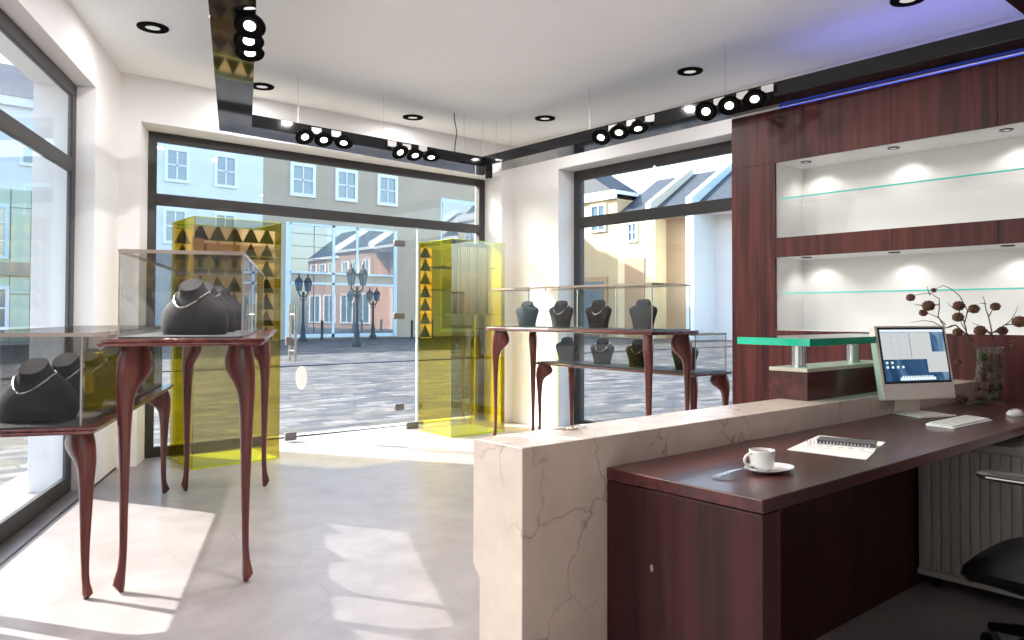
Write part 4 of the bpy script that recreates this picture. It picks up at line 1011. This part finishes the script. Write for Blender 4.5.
# street lamps
def lamp(loc, h, label, heads):
    t = thing('street_lamp', label, 'street lamp', loc, 0, 'lanterns on the square')
    mb = MB(); mb.lathe([(.17, -.01), (.17, .12), (.11, .2), (.10, .5), (.075, .6), (.07, .75), (.055, .8), (.045, h*.70), (.07, h*.705), (.05, h*.72)], 16); mb.build('pole', M['iron'], t, smooth=True)
    for dx in heads:
        mb = MB(); mb.tube([(0, 0, h*.66), (dx*.6, 0, h*.665), (dx, 0, h*.70), (dx, 0, h*.735)], .028, 8)
        mb.tube([(0, 0, h*.58), (dx*.5, 0, h*.61), (dx*.85, 0, h*.69)], .016, 6); mb.build('bracket', M['iron'], t, smooth=True)
        mb = MB(); mb.lathe([(.10, h*.735), (.11, h*.745), (.17, h*.86), (.175, h*.865)], 6, (dx, 0, 0)); lg = mb.build('lantern', M['lampglass'], t)
        mb = MB(); mb.lathe([(.20, h*.865), (.20, h*.875), (.12, h*.92), (.05, h*.94), (.03, h*.955), (.045, h*.965), (.01, h)], 6, (dx, 0, 0))
        for k in range(6):
            a = 2*PI*k/6; mb.tube([(dx+.105*math.cos(a), .105*math.sin(a), h*.735), (dx+.178*math.cos(a), .178*math.sin(a), h*.868)], .012, 5)
        mb.build('lantern_cap', M['iron'], lg)
    return t
lamp((14.42, 31.0, 0), 2.95, 'dark street lamp left of the glazed hall, seen beside the door handle', (-.21, .21))
lamp((13.73, 25.0, 0), 3.05, 'tallest street lamp in the middle of the door glass', (-.24, .24))
lamp((19.01, 33.0, 0), 2.50, 'small far street lamp just right of the tallest one', (-.2, .2))
for x, y, l in ((20.3, 31.5, 'left bollard of the pair by the beige wall'), (21.5, 31.5, 'right bollard of the pair by the beige wall'), (16.0, 32.4, 'bollard between the two larger street lamps'), (13.0, 31.0, 'bollard left of the first street lamp')):
    mb = MB(); mb.lathe([(.09, -.012), (.09, .06), (.06, .1), (.055, .75), (.075, .78), (.06, .86), (.02, .9)], 12); tag(mb.build('bollard', M['iron'], None, smooth=True, loc=(x, y, 0)), 'dark iron ' + l, 'bollard', 'bollards on the square')

# ------------------------------------------------------------------ light
def area(name, loc, size, power, col=(1, .975, .955), spread=PI, direction=(0, 0, -1), shape='DISK', sy=None):
    l = bpy.data.lights.new(name, 'AREA'); l.shape = shape; l.size = size; l.energy = power; l.color = col; l.spread = spread
    if sy: l.size_y = sy
    o = bpy.data.objects.new(name, l); COL.objects.link(o); o.location = loc
    o.rotation_euler = Vector(direction).to_track_quat('-Z', 'Y').to_euler(); return o
DLP = 4
for x, y, _ in dls: area('downlight_and_fill_lamp', (x, y, H-.02), .08, DLP)
for x, y in ((.5, 1.8), (1.6, 2.6), (2.1, 3.5), (3.2, 4.2), (2.5, 4.5)): area('downlight_and_fill_lamp', (x, y, H-.02), .07, 21)  # fill lamps added under the bare ceiling, without fittings
for zb in (NA[1], NB_[1]):
    for y in (2.60, 2.03, 1.425, .82, .22):
        l = bpy.data.lights.new('niche_spot', 'SPOT'); l.energy = 1.5; l.spot_size = math.radians(128); l.spot_blend = .5; l.shadow_soft_size = .03; l.color = (1, .97, .93)
        o = bpy.data.objects.new('niche_spot', l); COL.objects.link(o); o.location = (X0+.25, y, zb-.012)
        o.rotation_euler = Vector((.12, 0, -1)).to_track_quat('-Z', 'Y').to_euler()
area('led_cove_lamp', (4.95, .9, UT+.03), .12, 4, (.22, .27, 1.), PI, (0, 0, 1), 'RECTANGLE', 3.6)
sun = bpy.data.lights.new('sun', 'SUN'); sun.energy = 10.0; sun.angle = math.radians(.6); sun.color = (1, .965, .92)
so = bpy.data.objects.new('sun', sun); COL.objects.link(so)
EL = math.radians(32.2)
sd_ = Vector((.52*math.cos(EL), -.854*math.cos(EL), -math.sin(EL)))
so.rotation_euler = sd_.to_track_quat('-Z', 'Y').to_euler()
w = bpy.data.worlds.new('sky'); S.world = w; w.use_nodes = True
nt = w.node_tree
for n in list(nt.nodes): nt.nodes.remove(n)
sky = nt.nodes.new('ShaderNodeTexSky'); sky.sky_type = 'NISHITA'; sky.sun_disc = False; sky.sun_elevation = EL; sky.sun_rotation = math.atan2(-.52, .854); sky.air_density = 1.2; sky.dust_density = 2.5; sky.ozone_density = 1.
bg = nt.nodes.new('ShaderNodeBackground'); bg.inputs[1].default_value = .48
out = nt.nodes.new('ShaderNodeOutputWorld'); nt.links.new(sky.outputs[0], bg.inputs[0]); nt.links.new(bg.outputs[0], out.inputs[0])

# ------------------------------------------------------------------ camera
F, PY, PITCH, ROLL, YAW = 761.02, 297.80, .021391, .00252, .86773
fw = Vector((math.cos(YAW)*math.cos(PITCH), math.sin(YAW)*math.cos(PITCH), math.sin(PITCH)))
r = Vector((math.sin(YAW), -math.cos(YAW), 0)); u = r.cross(fw)
r2 = r*math.cos(ROLL)+u*math.sin(ROLL); u2 = u*math.cos(ROLL)-r*math.sin(ROLL)
cam = bpy.data.cameras.new('camera'); cam.sensor_width = 36; cam.lens = F/1024*36; cam.shift_y = -(320-PY)/1024; cam.clip_start = .02; cam.clip_end = 400
co = bpy.data.objects.new('camera', cam); COL.objects.link(co)
co.matrix_world = Matrix(((r2.x, u2.x, -fw.x, 0), (r2.y, u2.y, -fw.y, 0), (r2.z, u2.z, -fw.z, 1.2), (0, 0, 0, 1)))
S.camera = co
S.view_settings.view_transform = 'Standard'; S.view_settings.look = 'None'; S.view_settings.gamma = 1; S.view_settings.exposure = .66; S.view_settings.use_curve_mapping = False
S.cycles.use_denoising = True; S.cycles.max_bounces = 14; S.cycles.diffuse_bounces = 6; S.cycles.glossy_bounces = 6; S.cycles.transparent_max_bounces = 40; S.cycles.sample_clamp_indirect = 6
